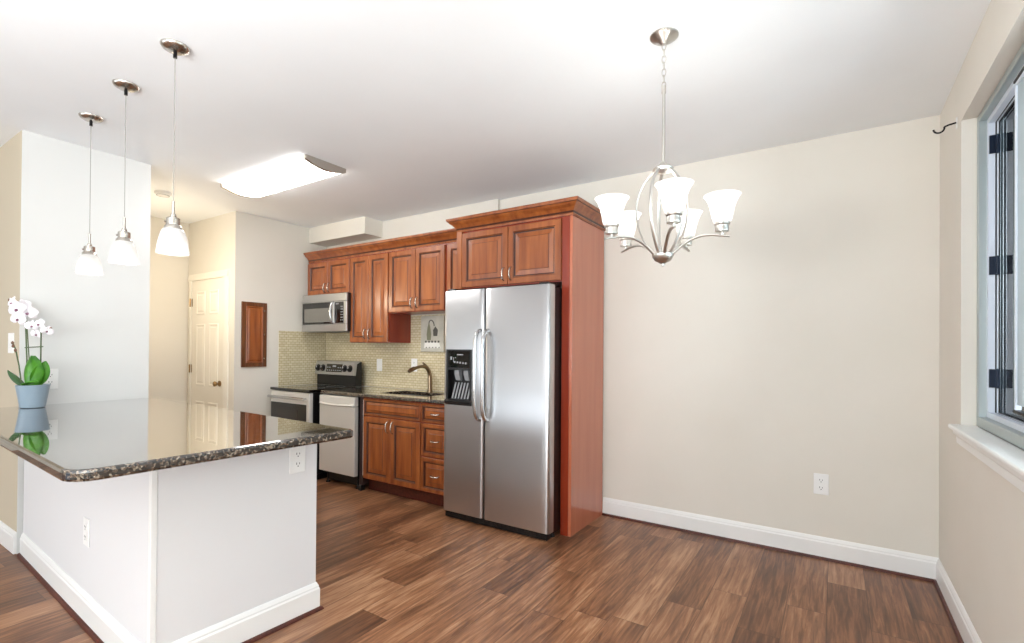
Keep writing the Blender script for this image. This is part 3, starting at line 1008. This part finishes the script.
# ------------------------------------------------------------------ microwave
mw = thing('microwave', 'stainless over-the-range microwave hanging below the short wall cabinet', 'microwave', (-5.07, -0.25, 1.49))
mx0, mx1, mz0, mz1 = -5.443, -4.695, 1.490, 1.888
obj('body', box(NB(), mx0 + 0.002, mx1 - 0.002, -0.398, YB - 0.002, mz0, mz1, 0.002), BLACK, mw)
fc = obj('door', box(NB(), mx0, mx1 - 0.205, -0.420, -0.3985, mz0 + 0.078, mz1 - 0.085, 0.003), MWST, mw)
obj('top_trim', box(NB(), mx0, mx1, -0.420, -0.3985, mz1 - 0.083, mz1, 0.003), MWST, mw)
obj('bottom_trim', box(NB(), mx0, mx1, -0.420, -0.3985, mz0, mz0 + 0.076, 0.003), MWST, mw)
obj('window_border', box(NB(), mx0 + 0.012, mx1 - 0.232, -0.4235, -0.4205, mz0 + 0.082, mz1 - 0.09, 0.001), BLACKG, fc)
obj('window', box(NB(), mx0 + 0.045, mx1 - 0.245, -0.4245, -0.4238, mz0 + 0.100, mz1 - 0.150), MWWIN, fc)
bm = NB()
hx = mx1 - 0.212
tube(bm, bez((hx, -0.418, mz0 + 0.085), (hx, -0.47, mz0 + 0.09), (hx, -0.47, mz1 - 0.095), (hx, -0.418, mz1 - 0.09), 14), 0.012, 12)
obj('handle', bm, STEEL_H, fc, 50)
cpn = obj('control_panel', box(NB(), mx1 - 0.203, mx1, -0.420, -0.3985, mz0 + 0.078, mz1 - 0.085, 0.003), MWST, mw)
kp = obj('keypad', box(NB(), mx1 - 0.180, mx1 - 0.042, -0.4225, -0.4203, mz0 + 0.086, mz1 - 0.093, 0.001), BLACKG, cpn)
for r in range(6):
    for k in range(3):
        if r < 1 and k == 1: continue
        obj('button', box(NB(), mx1 - 0.086 + k * 0.014, mx1 - 0.077 + k * 0.014, -0.4233, -0.4226, mz0 + 0.11 + r * 0.028, mz0 + 0.122 + r * 0.028), GREYBTN, kp)
obj('clock_digits', box(NB(), mx1 - 0.165, mx1 - 0.12, -0.4233, -0.4226, mz1 - 0.118, mz1 - 0.106), GREYBTN, kp)
bm = NB()
for k in range(14): box(bm, mx0 + 0.05 + k * 0.048, mx0 + 0.086 + k * 0.048, -0.38, -0.33, mz0 - 0.003, mz0 + 0.002)
obj('grease_filter', bm, GREYBTN, mw)

# ------------------------------------------------------------------ breaker panel door
bp_ = thing('breaker_panel_cover', 'brown framed wooden cover hung on the wall left of the range', 'panel', (XK, -0.906, 1.45))


def rect_ring(bm, y0, y1, z0, z1, w, x0, x1):
    box(bm, x0, x1, y0, y0 + w, z0, z1, 0.002)
    box(bm, x0, x1, y1 - w, y1, z0, z1, 0.002)
    box(bm, x0, x1, y0 + w, y1 - w, z0, z0 + w, 0.002)
    box(bm, x0, x1, y0 + w, y1 - w, z1 - w, z1, 0.002)


bm = NB(); rect_ring(bm, -1.038, -0.775, 1.113, 1.782, 0.042, XK + 0.0005, XK + 0.018)
obj('frame', bm, BRONZEPL, bp_)
bm = NB()
lv = [(0.0, 0.003), (0.0, 0.021), (0.005, 0.024), (0.010, 0.022), (0.014, 0.012), (0.020, 0.012), (0.035, 0.017)]
prev = None
for ins, dx in lv:
    y0_, y1_, z0_, z1_ = -0.9955 + ins, -0.8175 - ins, 1.1555 + ins, 1.7395 - ins
    r = [bm.verts.new((XK + dx, y, z)) for y, z in ((y0_, z0_), (y1_, z0_), (y1_, z1_), (y0_, z1_))]
    if prev:
        for q in range(4): bm.faces.new((prev[q], prev[(q + 1) % 4], r[(q + 1) % 4], r[q]))
    prev = r
bm.faces.new(prev)
pd = obj('door', bm, CHERRY, bp_)
for z in (1.20, 1.45, 1.70):
    bm = NB(); tube(bm, [(XK + 0.018, -0.805, z), (XK + 0.022, -0.805, z)], 0.008, 12)
    obj('screw', bm, NICKEL, bp_, 40)

# ------------------------------------------------------------------ picture above the sink
pic = thing('wall_picture', 'small grey still-life canvas on the tile above the faucet', 'picture', (-3.85, -0.06, 1.28))
PY = YF - 0.009
obj('canvas', box(NB(), -3.985, -3.685, PY - 0.028, PY, 1.285, 1.640, 0.003), add_noise_color(mat('canvas_grey', (190, 186, 172), 0.7), (172, 170, 158), (205, 200, 186), nscale=7), pic)
PAINTD = mat('painted_dark_grey', (84, 82, 76), 0.7)
PAINTG = mat('painted_olive', (128, 128, 104), 0.7)
PAINTW = mat('painted_white', (226, 224, 216), 0.7)
bm = NB()
yq = PY - 0.0285
prism(bm, [(-3.900, 1.40), (-3.850, 1.40), (-3.845, 1.46), (-3.858, 1.53), (-3.868, 1.565), (-3.882, 1.565), (-3.892, 1.53), (-3.905, 1.46)], 1, yq - 0.001, yq)
obj('painted_pitcher', bm, PAINTG, pic)
bm = NB()
tube(bm, bez((-3.875, yq - 0.001, 1.565), (-3.87, yq - 0.001, 1.62), (-3.81, yq - 0.001, 1.60), (-3.805, yq - 0.001, 1.54), 10), 0.005, 8)
prism(bm, [(-3.815, 1.44), (-3.765, 1.44), (-3.758, 1.50), (-3.79, 1.535), (-3.82, 1.50)], 1, yq - 0.0012, yq)
obj('painted_jug', bm, PAINTD, pic)
bm = NB()
prism(bm, [(-3.94, 1.32), (-3.72, 1.32), (-3.74, 1.375), (-3.93, 1.38)], 1, yq - 0.0006, yq)
obj('painted_cloth', bm, PAINTW, pic)
for k in range(5):
    x = -3.925 + k * 0.042
    obj('painted_fruit', prism(NB(), [(x, 1.375), (x + 0.02, 1.375), (x + 0.022, 1.395), (x - 0.002, 1.395)], 1, yq - 0.0014, yq - 0.0004), PAINTD, pic)
    obj('painted_fold', prism(NB(), [(x + 0.005, 1.322), (x + 0.028, 1.322), (x + 0.02, 1.336)], 1, yq - 0.0014, yq - 0.0004), PAINTD, pic)

# ------------------------------------------------------------------ peninsula
PTH = -0.04219
PP = (-2.4128, -2.2007)
PB, BY0, BY1 = -0.2755, 0.018, -0.690
PT = 0.933
pen = thing('kitchen_peninsula', 'white painted half wall of the peninsula under the granite bar top', 'peninsula', (PP[0], PP[1], 0), PTH)
XL = -2.345
bm = NB(); box(bm, XL, PB, BY1, BY0, 0.0, PT - 0.041)
obj('half_wall', bm, PENW, pen, local=True)
bm = NB(); sweep(bm, [(XL, BY1), (PB, BY1), (PB, BY0), (XL, BY0)], [(a + 0.0003, b) for a, b in BB])
obj('baseboard', bm, TRIM, pen, local=True)
bm = NB(); sweep(bm, [(XL, BY1), (PB, BY1), (PB, BY0), (XL, BY0)], [(a + 0.0004, b) for a, b in SH])
obj('shoe_molding', bm, SHOE, pen, local=True)
bm = NB()
for yy in (BY1,):
    box(bm, PB - 0.02, PB + 0.003, yy - 0.003, yy + 0.02, 0.139, PT - 0.042, 0.002)
obj('corner_bead', bm, TRIM, pen, local=True)


def rot_local(P):
    d = (P[0] - PP[0], P[1] - PP[1]); c, s = math.cos(PTH), math.sin(PTH)
    return (d[0] * c + d[1] * s, -d[0] * s + d[1] * c)


def rounded(poly, radii, n=8):
    out = []
    m = len(poly)
    for i in range(m):
        p = Vector(poly[i]); a = Vector(poly[i - 1]); b = Vector(poly[(i + 1) % m]); r = radii[i]
        if r <= 0: out.append(p); continue
        da, db = (a - p).normalized(), (b - p).normalized()
        ang = da.angle(db); t = r / math.tan(ang / 2)
        c = p + (da + db).normalized() * (r / math.sin(ang / 2))
        s = p + da * t - c; e = p + db * t - c
        a0 = math.atan2(s.y, s.x); a1 = math.atan2(e.y, e.x)
        dlt = (a1 - a0 + PI) % (2 * PI) - PI
        for k in range(n + 1):
            an = a0 + dlt * k / n
            out.append(c + Vector((math.cos(an), math.sin(an))) * r)
    return out


c0 = rot_local((XW + 0.001, -2.09)); c1 = rot_local((XW + 0.001, -3.2))
poly = [(0.012, 0.034), (c0[0], 0.034), (c1[0] , -1.0018), (0.012, -1.0018)]
poly = [Vector(p) for p in poly]
rad = [0.025, 0.0, 0.0, 0.085]
base_pts = rounded(poly, rad)
bm = NB()
cen = sum(base_pts, Vector((0, 0))) / len(base_pts)
rings = []
m = len(base_pts)
for ins, z in ((0.012, PT - 0.040), (0.004, PT - 0.037), (0.0, PT - 0.029), (0.0, PT - 0.011), (0.004, PT - 0.003), (0.012, PT)):
    ring = []
    for i in range(m):
        p = base_pts[i]
        d = (base_pts[(i + 1) % m] - base_pts[i - 1])
        nn = Vector((d.y, -d.x))
        nn = nn.normalized() if nn.length > 1e-9 else Vector((0, 0))
        q = p + nn * ins if (p + nn * 0.001 - cen).length < (p - nn * 0.001 - cen).length else p - nn * ins
        ring.append(bm.verts.new((q.x, q.y, z)))
    rings.append(ring)
for A, B in zip(rings[:-1], rings[1:]):
    for k in range(m): bm.faces.new((A[k], A[(k + 1) % m], B[(k + 1) % m], B[k]))
bm.faces.new(rings[0][::-1]); bm.faces.new(rings[-1])
o = obj('peninsula_countertop', bm, GRANITE, None)
o.location = (PP[0], PP[1], 0); o.rotation_euler = (0, 0, PTH)
tag(o, 'dark speckled granite bar top of the peninsula with rounded corner, holding the orchid', 'countertop')


# ------------------------------------------------------------------ outlets and switches
def face_plate(kind, label, loc, rotz, group=None):
    """plate facing local -y, origin on the wall"""
    t = thing('light_switch' if kind.startswith('switch') else 'power_outlet', label, 'switch' if kind.startswith('switch') else 'outlet', loc, rotz, group)
    w = 0.125 if kind == 'switch2' else 0.082
    bm = NB(); box(bm, -w / 2, w / 2, -0.006, -0.0002, -0.066, 0.066, 0.003, 2)
    obj('cover_plate', bm, PLATE, t, local=True)
    if kind == 'outlet':
        for zc in (-0.024, 0.024):
            bm = NB()
            prism(bm, [(-0.017, zc - 0.008), (-0.010, zc - 0.016), (0.010, zc - 0.016), (0.017, zc - 0.008), (0.017, zc + 0.008), (0.010, zc + 0.016), (-0.010, zc + 0.016), (-0.017, zc + 0.008)], 1, -0.0085, -0.0062)
            s = obj('socket', bm, PLATE, t, local=True)
            bm = NB()
            box(bm, -0.009, -0.006, -0.0092, -0.0086, zc - 0.001, zc + 0.009)
            box(bm, 0.006, 0.009, -0.0092, -0.0086, zc - 0.001, zc + 0.007)
            tube(bm, [(0, -0.0086, zc - 0.009), (0, -0.0092, zc - 0.009)], 0.003, 8)
            obj('slots', bm, SLOT, s, local=True)
    else:
        for xc in ((-0.023, 0.023) if kind == 'switch2' else (0.0,)):
            bm = NB()
            prism(bm, [(-0.0062, -0.033), (-0.0105, -0.033), (-0.0075, 0.0), (-0.0105 + 0.0035, 0.033), (-0.0062, 0.033)], 0, xc - 0.0165, xc + 0.0165)
            obj('rocker', bm, PLATE, t, local=True)
    return t


face_plate('outlet', 'white wall outlet low on the bare back wall right of the refrigerator', (-0.574, 0.0, 0.472), 0)
face_plate('switch1', 'white rocker switch on the tile between range and faucet', (-4.612, YF - 0.008, 1.135), 0)
face_plate('outlet', 'white outlet on the tile just left of the faucet', (-4.097, YF - 0.008, 1.147), 0)
face_plate('outlet', 'white outlet on the left white wall behind the orchid pot', (XW, -2.665, 1.10), PI / 2)
face_plate('switch2', 'wide double light switch on the beige wall left of the orchid', (-4.99, YW1, 1.333), 0)


def pen_world(a, b, z):
    c, s = math.cos(PTH), math.sin(PTH)
    return (PP[0] + a * c - b * s, PP[1] + a * s + b * c, z)


face_plate('outlet', 'white outlet on the end of the peninsula just under the bar top', pen_world(PB, -0.088, 0.775), PTH + PI / 2)
face_plate('outlet', 'white outlet low on the long front face of the peninsula', pen_world(-1.06, BY1, 0.427), PTH)

# ------------------------------------------------------------------ orchid
OX, OY, OZ = -4.665, -2.782, PT
orc = thing('potted_orchid', 'white orchid in a pale blue-grey pot standing on the granite bar top', 'plant', (OX, OY, OZ))
bm = NB()
lathe(bm, [(0, 0.0), (0.054, 0.0), (0.059, 0.004), (0.079, 0.132), (0.082, 0.140), (0.079, 0.142), (0.074, 0.134), (0.072, 0.118)], (OX, OY, OZ + 0.0005), 40)
pot = obj('pot', bm, POT, orc, 40)
bm = NB(); lathe(bm, [(0.073, 0.120), (0.065, 0.132), (0.04, 0.140), (0.0, 0.143)], (OX, OY, OZ), 28)
obj('moss', bm, SOIL, orc, 60)
R_ = r0.copy(); Fv = f0.copy()


def L3(r, f, z): return Vector((OX, OY, OZ)) + R_ * r + Fv * f + Vector((0, 0, z))


def leaf(center, ax_u, ax_v, a, b, cup, mi=0):
    """broad leaf: ellipse spanned by ax_u (long, from base to tip) and ax_v, with a cup along the midrib"""
    bm = NB()
    nn = ax_u.cross(ax_v).normalized()
    nu, nv = 12, 8
    top, bot = [], []
    for i in range(nu + 1):
        s = i / nu
        hw = b * (math.sin(PI * min(1, s * 0.92 + 0.08)) ** 0.6) * (1 - 0.12 * s)
        if i == nu: hw = b * 0.12
        r1, r2 = [], []
        for j in range(nv + 1):
            t = -1 + 2 * j / nv
            p = center + ax_u * (a * (s - 0.5) * 2) + ax_v * (hw * t) + nn * (cup * t * t - 0.8 * cup * (s - 0.5) ** 2 * 4)
            r1.append(bm.verts.new(p)); r2.append(bm.verts.new(p - nn * 0.0035))
        top.append(r1); bot.append(r2)
    for g, fl in ((top, False), (bot, True)):
        for i in range(nu):
            for j in range(nv):
                q = (g[i][j], g[i + 1][j], g[i + 1][j + 1], g[i][j + 1])
                bm.faces.new(q[::-1] if fl else q)
    for i in range(nu):
        for j in (0, nv): bm.faces.new((top[i][j], top[i + 1][j], bot[i + 1][j], bot[i][j]))
    for i in (0, nu):
        for j in range(nv): bm.faces.new((top[i][j], top[i][j + 1], bot[i][j + 1], bot[i][j]))
    return bm


UP = Vector((0, 0, 1))
obj('leaf', leaf(L3(0.026, -0.035, 0.228), (UP * 0.95 + R_ * 0.18 - Fv * 0.1).normalized(), (R_ * 0.97 - UP * 0.16 + Fv * 0.1).normalized(), 0.098, 0.060, 0.020), LEAF, orc, 60)
obj('leaf', leaf(L3(0.058, -0.01, 0.215), (UP * 0.9 + R_ * 0.35).normalized(), (R_ * 0.7 + Fv * 0.6 - UP * 0.2).normalized(), 0.078, 0.045, -0.010), LEAF, orc, 60)
obj('leaf', leaf(L3(0.035, -0.055, 0.158), (R_ * 0.95 + UP * 0.18 - Fv * 0.1).normalized(), (Fv * 0.9 + UP * 0.3).normalized(), 0.055, 0.022, 0.01), LEAF, orc, 60)
obj('leaf', leaf(L3(-0.086, -0.02, 0.180), (-R_ * 0.72 + UP * 0.66).normalized(), (Fv * 0.75 + R_ * 0.3 + UP * 0.3).normalized(), 0.070, 0.020, 0.008), LEAFD, orc, 60)
stems = [
    [L3(-0.035, 0, 0.13), L3(-0.040, 0, 0.30), L3(-0.050, 0, 0.50), L3(-0.060, 0, 0.570), L3(-0.090, -0.01, 0.625), L3(-0.128, -0.01, 0.655)],
    [L3(0.040, 0.0, 0.13), L3(0.046, 0, 0.30), L3(0.046, 0, 0.46), L3(0.040, 0, 0.51), L3(0.010, -0.01, 0.530)],
    [L3(0.046, 0, 0.46), L3(0.060, 0, 0.505), L3(0.095, 0, 0.495)],
    [L3(-0.050, -0.02, 0.13), L3(-0.068, -0.02, 0.26), L3(-0.092, -0.02, 0.365), L3(-0.108, -0.02, 0.398)],
    [L3(-0.020, 0.0, 0.13), L3(-0.026, 0, 0.30), L3(-0.046, 0, 0.555)],
]
for k, s in enumerate(stems):
    pts = []
    for i in range(len(s) - 1):
        for q in range(5): pts.append(s[i].lerp(s[i + 1], q / 5))
    pts.append(s[-1])
    bm = NB(); tube(bm, pts, 0.0038 if k != 4 else 0.003, 8)
    obj('stem' if k != 4 else 'support_stake', bm, STEM, orc, 60)
bm = NB(); tube(bm, [L3(-0.045, -0.008, 0.372), L3(0.065, -0.006, 0.378)], 0.003, 8)
obj('support_bar', bm, STEM, orc, 60)


def flower(c, face, r, roll_=0.0):
    face = face.normalized()
    a = face.cross(UP).normalized(); b = a.cross(face).normalized()
    bm = NB()
    for k, (ang, ln, wd, back) in enumerate(((90, 1.0, 0.36, -0.004), (210, 0.95, 0.36, -0.004), (330, 0.95, 0.36, -0.004), (15, 1.0, 0.62, 0.002), (165, 1.0, 0.62, 0.002))):
        an = math.radians(ang) + roll_
        d = a * math.cos(an) + b * math.sin(an)
        e = face.cross(d).normalized()
        n_ = 6
        rows = []
        for i in range(n_ + 1):
            s = i / n_
            hw = r * wd * math.sin(PI * min(1, 0.06 + s * 0.9)) ** 0.7
            row = []
            for t in (-1, -0.5, 0, 0.5, 1):
                row.append(bm.verts.new(c + d * (r * ln * s) + e * (hw * t) + face * (back + 0.12 * r * math.sin(s * PI) - 0.10 * r * s * s + 0.05 * r * t * t)))
            rows.append(row)
        for i in range(n_):
            for j in range(4): bm.faces.new((rows[i][j], rows[i + 1][j], rows[i + 1][j + 1], rows[i][j + 1]))
    fl = obj('flower', bm, PETAL, orc, 80)
    md = fl.modifiers.new('thickness', 'SOLIDIFY'); md.thickness = 0.0012
    bm = NB()
    tip = c + face * (r * 0.30) - b * (r * 0.22)
    tube(bm, [c + face * 0.001, c + face * (r * 0.2) - b * (r * 0.08), tip], [r * 0.10, r * 0.17, r * 0.07], 8)
    obj('lip', bm, LIP, fl, 60)


CAMD = -Fv
flower(L3(-0.112, -0.02, 0.645), CAMD - R_ * 0.3, 0.042, 0.2)
flower(L3(-0.072, -0.03, 0.605), CAMD + R_ * 0.1, 0.052, -0.15)
flower(L3(-0.066, -0.03, 0.545), CAMD + R_ * 0.1 - UP * 0.1, 0.046, 0.25)
flower(L3(-0.030, -0.01, 0.585), CAMD + R_ * 0.7, 0.050, 0.0)
flower(L3(-0.085, 0.02, 0.635), Fv * 0.4 - R_ * 0.6, 0.040, 0.3)
flower(L3(0.004, -0.015, 0.505), CAMD + R_ * 0.5, 0.036, 0.1)
flower(L3(0.050, -0.015, 0.515), CAMD - R_ * 0.2 + UP * 0.2, 0.040, -0.2)
flower(L3(0.092, -0.01, 0.475), CAMD + R_ * 0.8 - UP * 0.3, 0.034, 0.4)
flower(L3(0.010, 0.01, 0.455), CAMD + R_ * 0.1 - UP * 0.4, 0.034, 0.3)
for c in (L3(-0.110, -0.02, 0.400), L3(-0.102, -0.024, 0.380), L3(-0.088, -0.024, 0.355), L3(-0.142, -0.01, 0.665), L3(0.105, 0, 0.49)):
    bm = NB(); lathe(bm, [(0, -0.012), (0.006, -0.006), (0.008, 0.0), (0.006, 0.007), (0, 0.013)], c, 12)
    obj('bud', bm, BUD, orc, 60)

# ------------------------------------------------------------------ pendants
def pendant(label, x, y, zb):
    t = thing('pendant_light', label, 'pendant lamp', (x, y, H), group=None)
    bm = NB(); lathe(bm, [(0.058, 0.0), (0.058, -0.004), (0.051, -0.014), (0.034, -0.024), (0.014, -0.029), (0.0, -0.030)], (0, 0, -0.0005), 36)
    obj('canopy', bm, NICKEL, t, 40, True)
    bm = NB(); tube(bm, [(0, 0, -0.028), (0, 0, -0.055)], 0.008, 12)
    obj('cord_grip', bm, IRON, t, 40, True)
    z = zb - H
    bm = NB(); tube(bm, [(0, 0, -0.05), (0, 0, z + 0.232)], 0.0019, 8)
    obj('cord', bm, mat_cord, t, 40, True)
    bm = NB(); tube(bm, [(0, 0, z + 0.1767), (0, 0, z + 0.238)], 0.006, 12)
    lathe(bm, [(0.0, 0.1801), (0.010, 0.1801), (0.012, 0.1710), (0.010, 0.1619), (0.0, 0.1619)], (0, 0, z), 20)
    obj('stem', bm, NICKEL, t, 40, True)
    bm = NB(); lathe(bm, [(0.0, 0.1642), (0.020, 0.1642), (0.027, 0.1596), (0.027, 0.1300), (0.034, 0.1231), (0.036, 0.1117), (0.0, 0.1117)], (0, 0, z), 28)
    for an in (0, 2.09, 4.19):
        tube(bm, [(0.026 * math.cos(an), 0.026 * math.sin(an), z + 0.1436), (0.034 * math.cos(an), 0.034 * math.sin(an), z + 0.1436)], 0.004, 8)
    obj('socket_cap', bm, NICKEL, t, 40, True)
    bm = NB(); lathe(bm, [(0.030, 0.1123), (0.037, 0.1111), (0.045, 0.1003), (0.051, 0.0798), (0.057, 0.0547), (0.061, 0.0296), (0.0645, 0.0000), (0.0635, -0.0006)], (0, 0, z), 40)
    sh = obj('lamp_shade', bm, SHADE, t, 60, True)
    bm = NB(); lathe(bm, [(0, 0.0855), (0.010, 0.0855), (0.014, 0.0684), (0.021, 0.0479), (0.022, 0.0365), (0.015, 0.0228), (0, 0.0171)], (0, 0, z), 20)
    obj('bulb', bm, BULB, t, 60, True)
    point('pendant_bulb_light', (x, y, zb + 0.012), 0.35, (1.0, 0.97, 0.93), 0.025)
    return t


mat_cord = mat('clear_grey_cord', (150, 148, 142), 0.6)
pendant('bell-glass pendant nearest the kitchen, rightmost of three over the peninsula', -3.022, -2.690, 1.740)
pendant('bell-glass pendant in the middle of three over the peninsula', -3.612, -2.676, 1.752)
pendant('bell-glass pendant nearest the white wall, leftmost of three', -4.222, -2.642, 1.748)

# ------------------------------------------------------------------ fluorescent ceiling light
cl = thing('ceiling_light', 'long bright fluorescent ceiling fixture with nickel end caps in the kitchen', 'ceiling lamp', (-4.255, -1.44, H))
lx0, lx1, ly0, ly1 = -4.81, -3.635, -1.612, -1.268


def arc_prof(dy, drop, edge):
    pts = [(ly0 + dy, H - 0.0005), (ly0 + dy, H - edge)]
    for i in range(1, 16):
        t = i / 16
        pts.append((ly0 + dy + (ly1 - ly0 - 2 * dy) * t, H - edge - drop * math.sin(PI * t)))
    pts += [(ly1 - dy, H - edge), (ly1 - dy, H - 0.0005)]
    return pts


bm = NB(); prism(bm, arc_prof(0.006, 0.028, 0.026), 0, lx0 + 0.031, lx1 - 0.031)
obj('diffuser', bm, TUBE, cl, 50)
for a, b in ((lx0, lx0 + 0.030), (lx1 - 0.030, lx1)):
    bm = NB(); prism(bm, arc_prof(0.0, 0.032, 0.030), 0, a, b)
    obj('end_cap', bm, NICKEL, cl, 40)

# ------------------------------------------------------------------ chandelier
CX, CY = -1.130, -1.571
ch = thing('chandelier', 'nickel five-arm chandelier with upturned white glass shades over the dining area', 'chandelier', (CX, CY, H))
bm = NB(); lathe(bm, [(0.060, 0.0), (0.060, -0.005), (0.049, -0.014), (0.026, -0.022), (0.015, -0.034), (0.0, -0.036)], (0, 0, -0.0005), 36)
obj('canopy', bm, CHAND, ch, 40, True)
rod_top, rod_bot = 2.455 - H, 2.10 - H
bm = NB()
nl = 7
za, zb = -0.032, rod_top
step = (za - zb) / nl
for k in range(nl):
    zc = za - step * (k + 0.5)
    ring = []
    for i in range(16):
        an = 2 * PI * i / 16
        u = 0.0085 * math.cos(an); v = (step * 0.62) * math.sin(an)
        ring.append((u, 0, zc + v) if k % 2 == 0 else (0, u, zc + v))
    tube(bm, ring, 0.0018, 6, closed=True)
obj('chain', bm, CHAND, ch, 60, True)
bm = NB(); tube(bm, [(0, 0, rod_top + 0.004), (0, 0, rod_bot)], 0.0068, 14)
tube(bm, [(0, 0, rod_top + 0.012), (0, 0, rod_top - 0.02)], 0.0095, 14)
obj('rod', bm, CHAND, ch, 40, True)
bm = NB(); lathe(bm, [(0, 0.028), (0.012, 0.027), (0.020, 0.018), (0.032, 0.012), (0.044, 0.0), (0.040, -0.012), (0.020, -0.02), (0, -0.022)], (0, 0, 2.105 - H), 28)
obj('hub', bm, CHAND, ch, 40, True)
bm = NB(); lathe(bm, [(0, 0.016), (0.030, 0.016), (0.046, 0.012), (0.047, 0.004), (0.036, -0.014), (0.016, -0.026), (0.008, -0.03), (0.008, -0.038), (0, -0.042)], (0, 0, 1.722 - H), 28)
obj('bowl', bm, CHAND, ch, 40, True)
PH = [math.radians(a) for a in (296, 8, 80, 152, 224)]
for ph in PH:
    d = Vector((math.cos(ph), math.sin(ph), 0))
    pr = ph + math.radians(36)
    dr = Vector((math.cos(pr), math.sin(pr), 0))
    P = lambda r, z, dd=d: Vector((dd.x * r, dd.y * r, z - H))
    # rib
    pts = bez(P(0.036, 2.100, dr), P(0.135, 2.03, dr), P(0.150, 1.86, dr), P(0.034, 1.728, dr), 18)
    bm = NB(); tube(bm, pts, 0.0075, 10, 0.55)
    obj('rib', bm, CHAND, ch, 50, True)
    # arm
    pts = bez(P(0.034, 1.726), P(0.10, 1.794), P(0.15, 1.812), P(0.225, 1.796), 14) + [P(0.250, 1.792), P(0.266, 1.788)]
    bm = NB(); tube(bm, pts, [0.0075] * 14 + [0.0075, 0.007, 0.006], 10, 0.7)
    arm = obj('arm', bm, CHAND, ch, 50, True)
    c = P(0.236, 0)
    c.z = -H
    bm = NB(); lathe(bm, [(0, 1.7960), (0.0070, 1.7960), (0.0070, 1.8080), (0.0260, 1.8100), (0.0280, 1.8160), (0.0260, 1.8220), (0.0260, 1.8360), (0.0310, 1.8400), (0.0310, 1.8480), (0, 1.8480)], c, 24)
    obj('shade_holder', bm, CHAND, arm, 40, True)
    bm = NB(); lathe(bm, [(0.0300, 1.8485), (0.0360, 1.8512), (0.0400, 1.8637), (0.0431, 1.8848), (0.0479, 1.9105), (0.0553, 1.9339), (0.0649, 1.9519), (0.0712, 1.9596), (0.0720, 1.9612)], c, 40)
    obj('lamp_shade', bm, SHADEC, arm, 60, True)
    bm = NB(); lathe(bm, [(0, 1.8485), (0.0110, 1.8489), (0.0120, 1.8692), (0.0200, 1.8848), (0.0210, 1.8949), (0.0130, 1.9074), (0, 1.9105)], c, 18)
    obj('bulb', bm, BULB, arm, 60, True)
    point('chandelier_bulb_light', (CX + c.x, CY + c.y, 1.945), 1.1, (1.0, 0.98, 0.95), 0.028)

# ------------------------------------------------------------------ smoke detector, curtain bracket
sd = thing('smoke_detector', 'small white smoke detector on the hall ceiling', 'smoke detector', (-5.485, -1.768, H))
bm = NB(); lathe(bm, [(0.065, -0.0005), (0.065, -0.012), (0.058, -0.026), (0.046, -0.032), (0.0, -0.033)], (0, 0, 0), 32)
obj('housing', bm, PLATE, sd, 40, True)
bm = NB(); lathe(bm, [(0.050, -0.0305), (0.050, -0.0335), (0.044, -0.0335), (0.044, -0.031)], (0, 0, 0), 32)
obj('vent_ring', bm, GREYBTN, sd, 40, True)

cbk = thing('curtain_bracket', 'black curtain-rod hook on the wall at the window corner', 'curtain hook', (0, -0.48, 2.45))
bm = NB(); box(bm, -0.004, -0.0003, -0.49, -0.47, 2.425, 2.48, 0.001)
obj('mounting_plate', bm, TRIM, cbk)
pts = [(-0.004, -0.48, 2.455), (-0.03, -0.48, 2.451), (-0.048, -0.48, 2.445)]
for i in range(12):
    an = math.radians(10 - i * 17)
    pts.append((-0.069 + 0.021 * math.cos(an), -0.48, 2.440 + 0.021 * math.sin(an)))
bm = NB(); tube(bm, pts, 0.0042, 10)
obj('hook', bm, IRON, cbk, 50)

# added unseen warm light in the hall, hanging free behind the white wall
point('added_hall_light', (-5.7, -1.75, 1.95), 9.5, (1.0, 0.86, 0.66), 0.08)
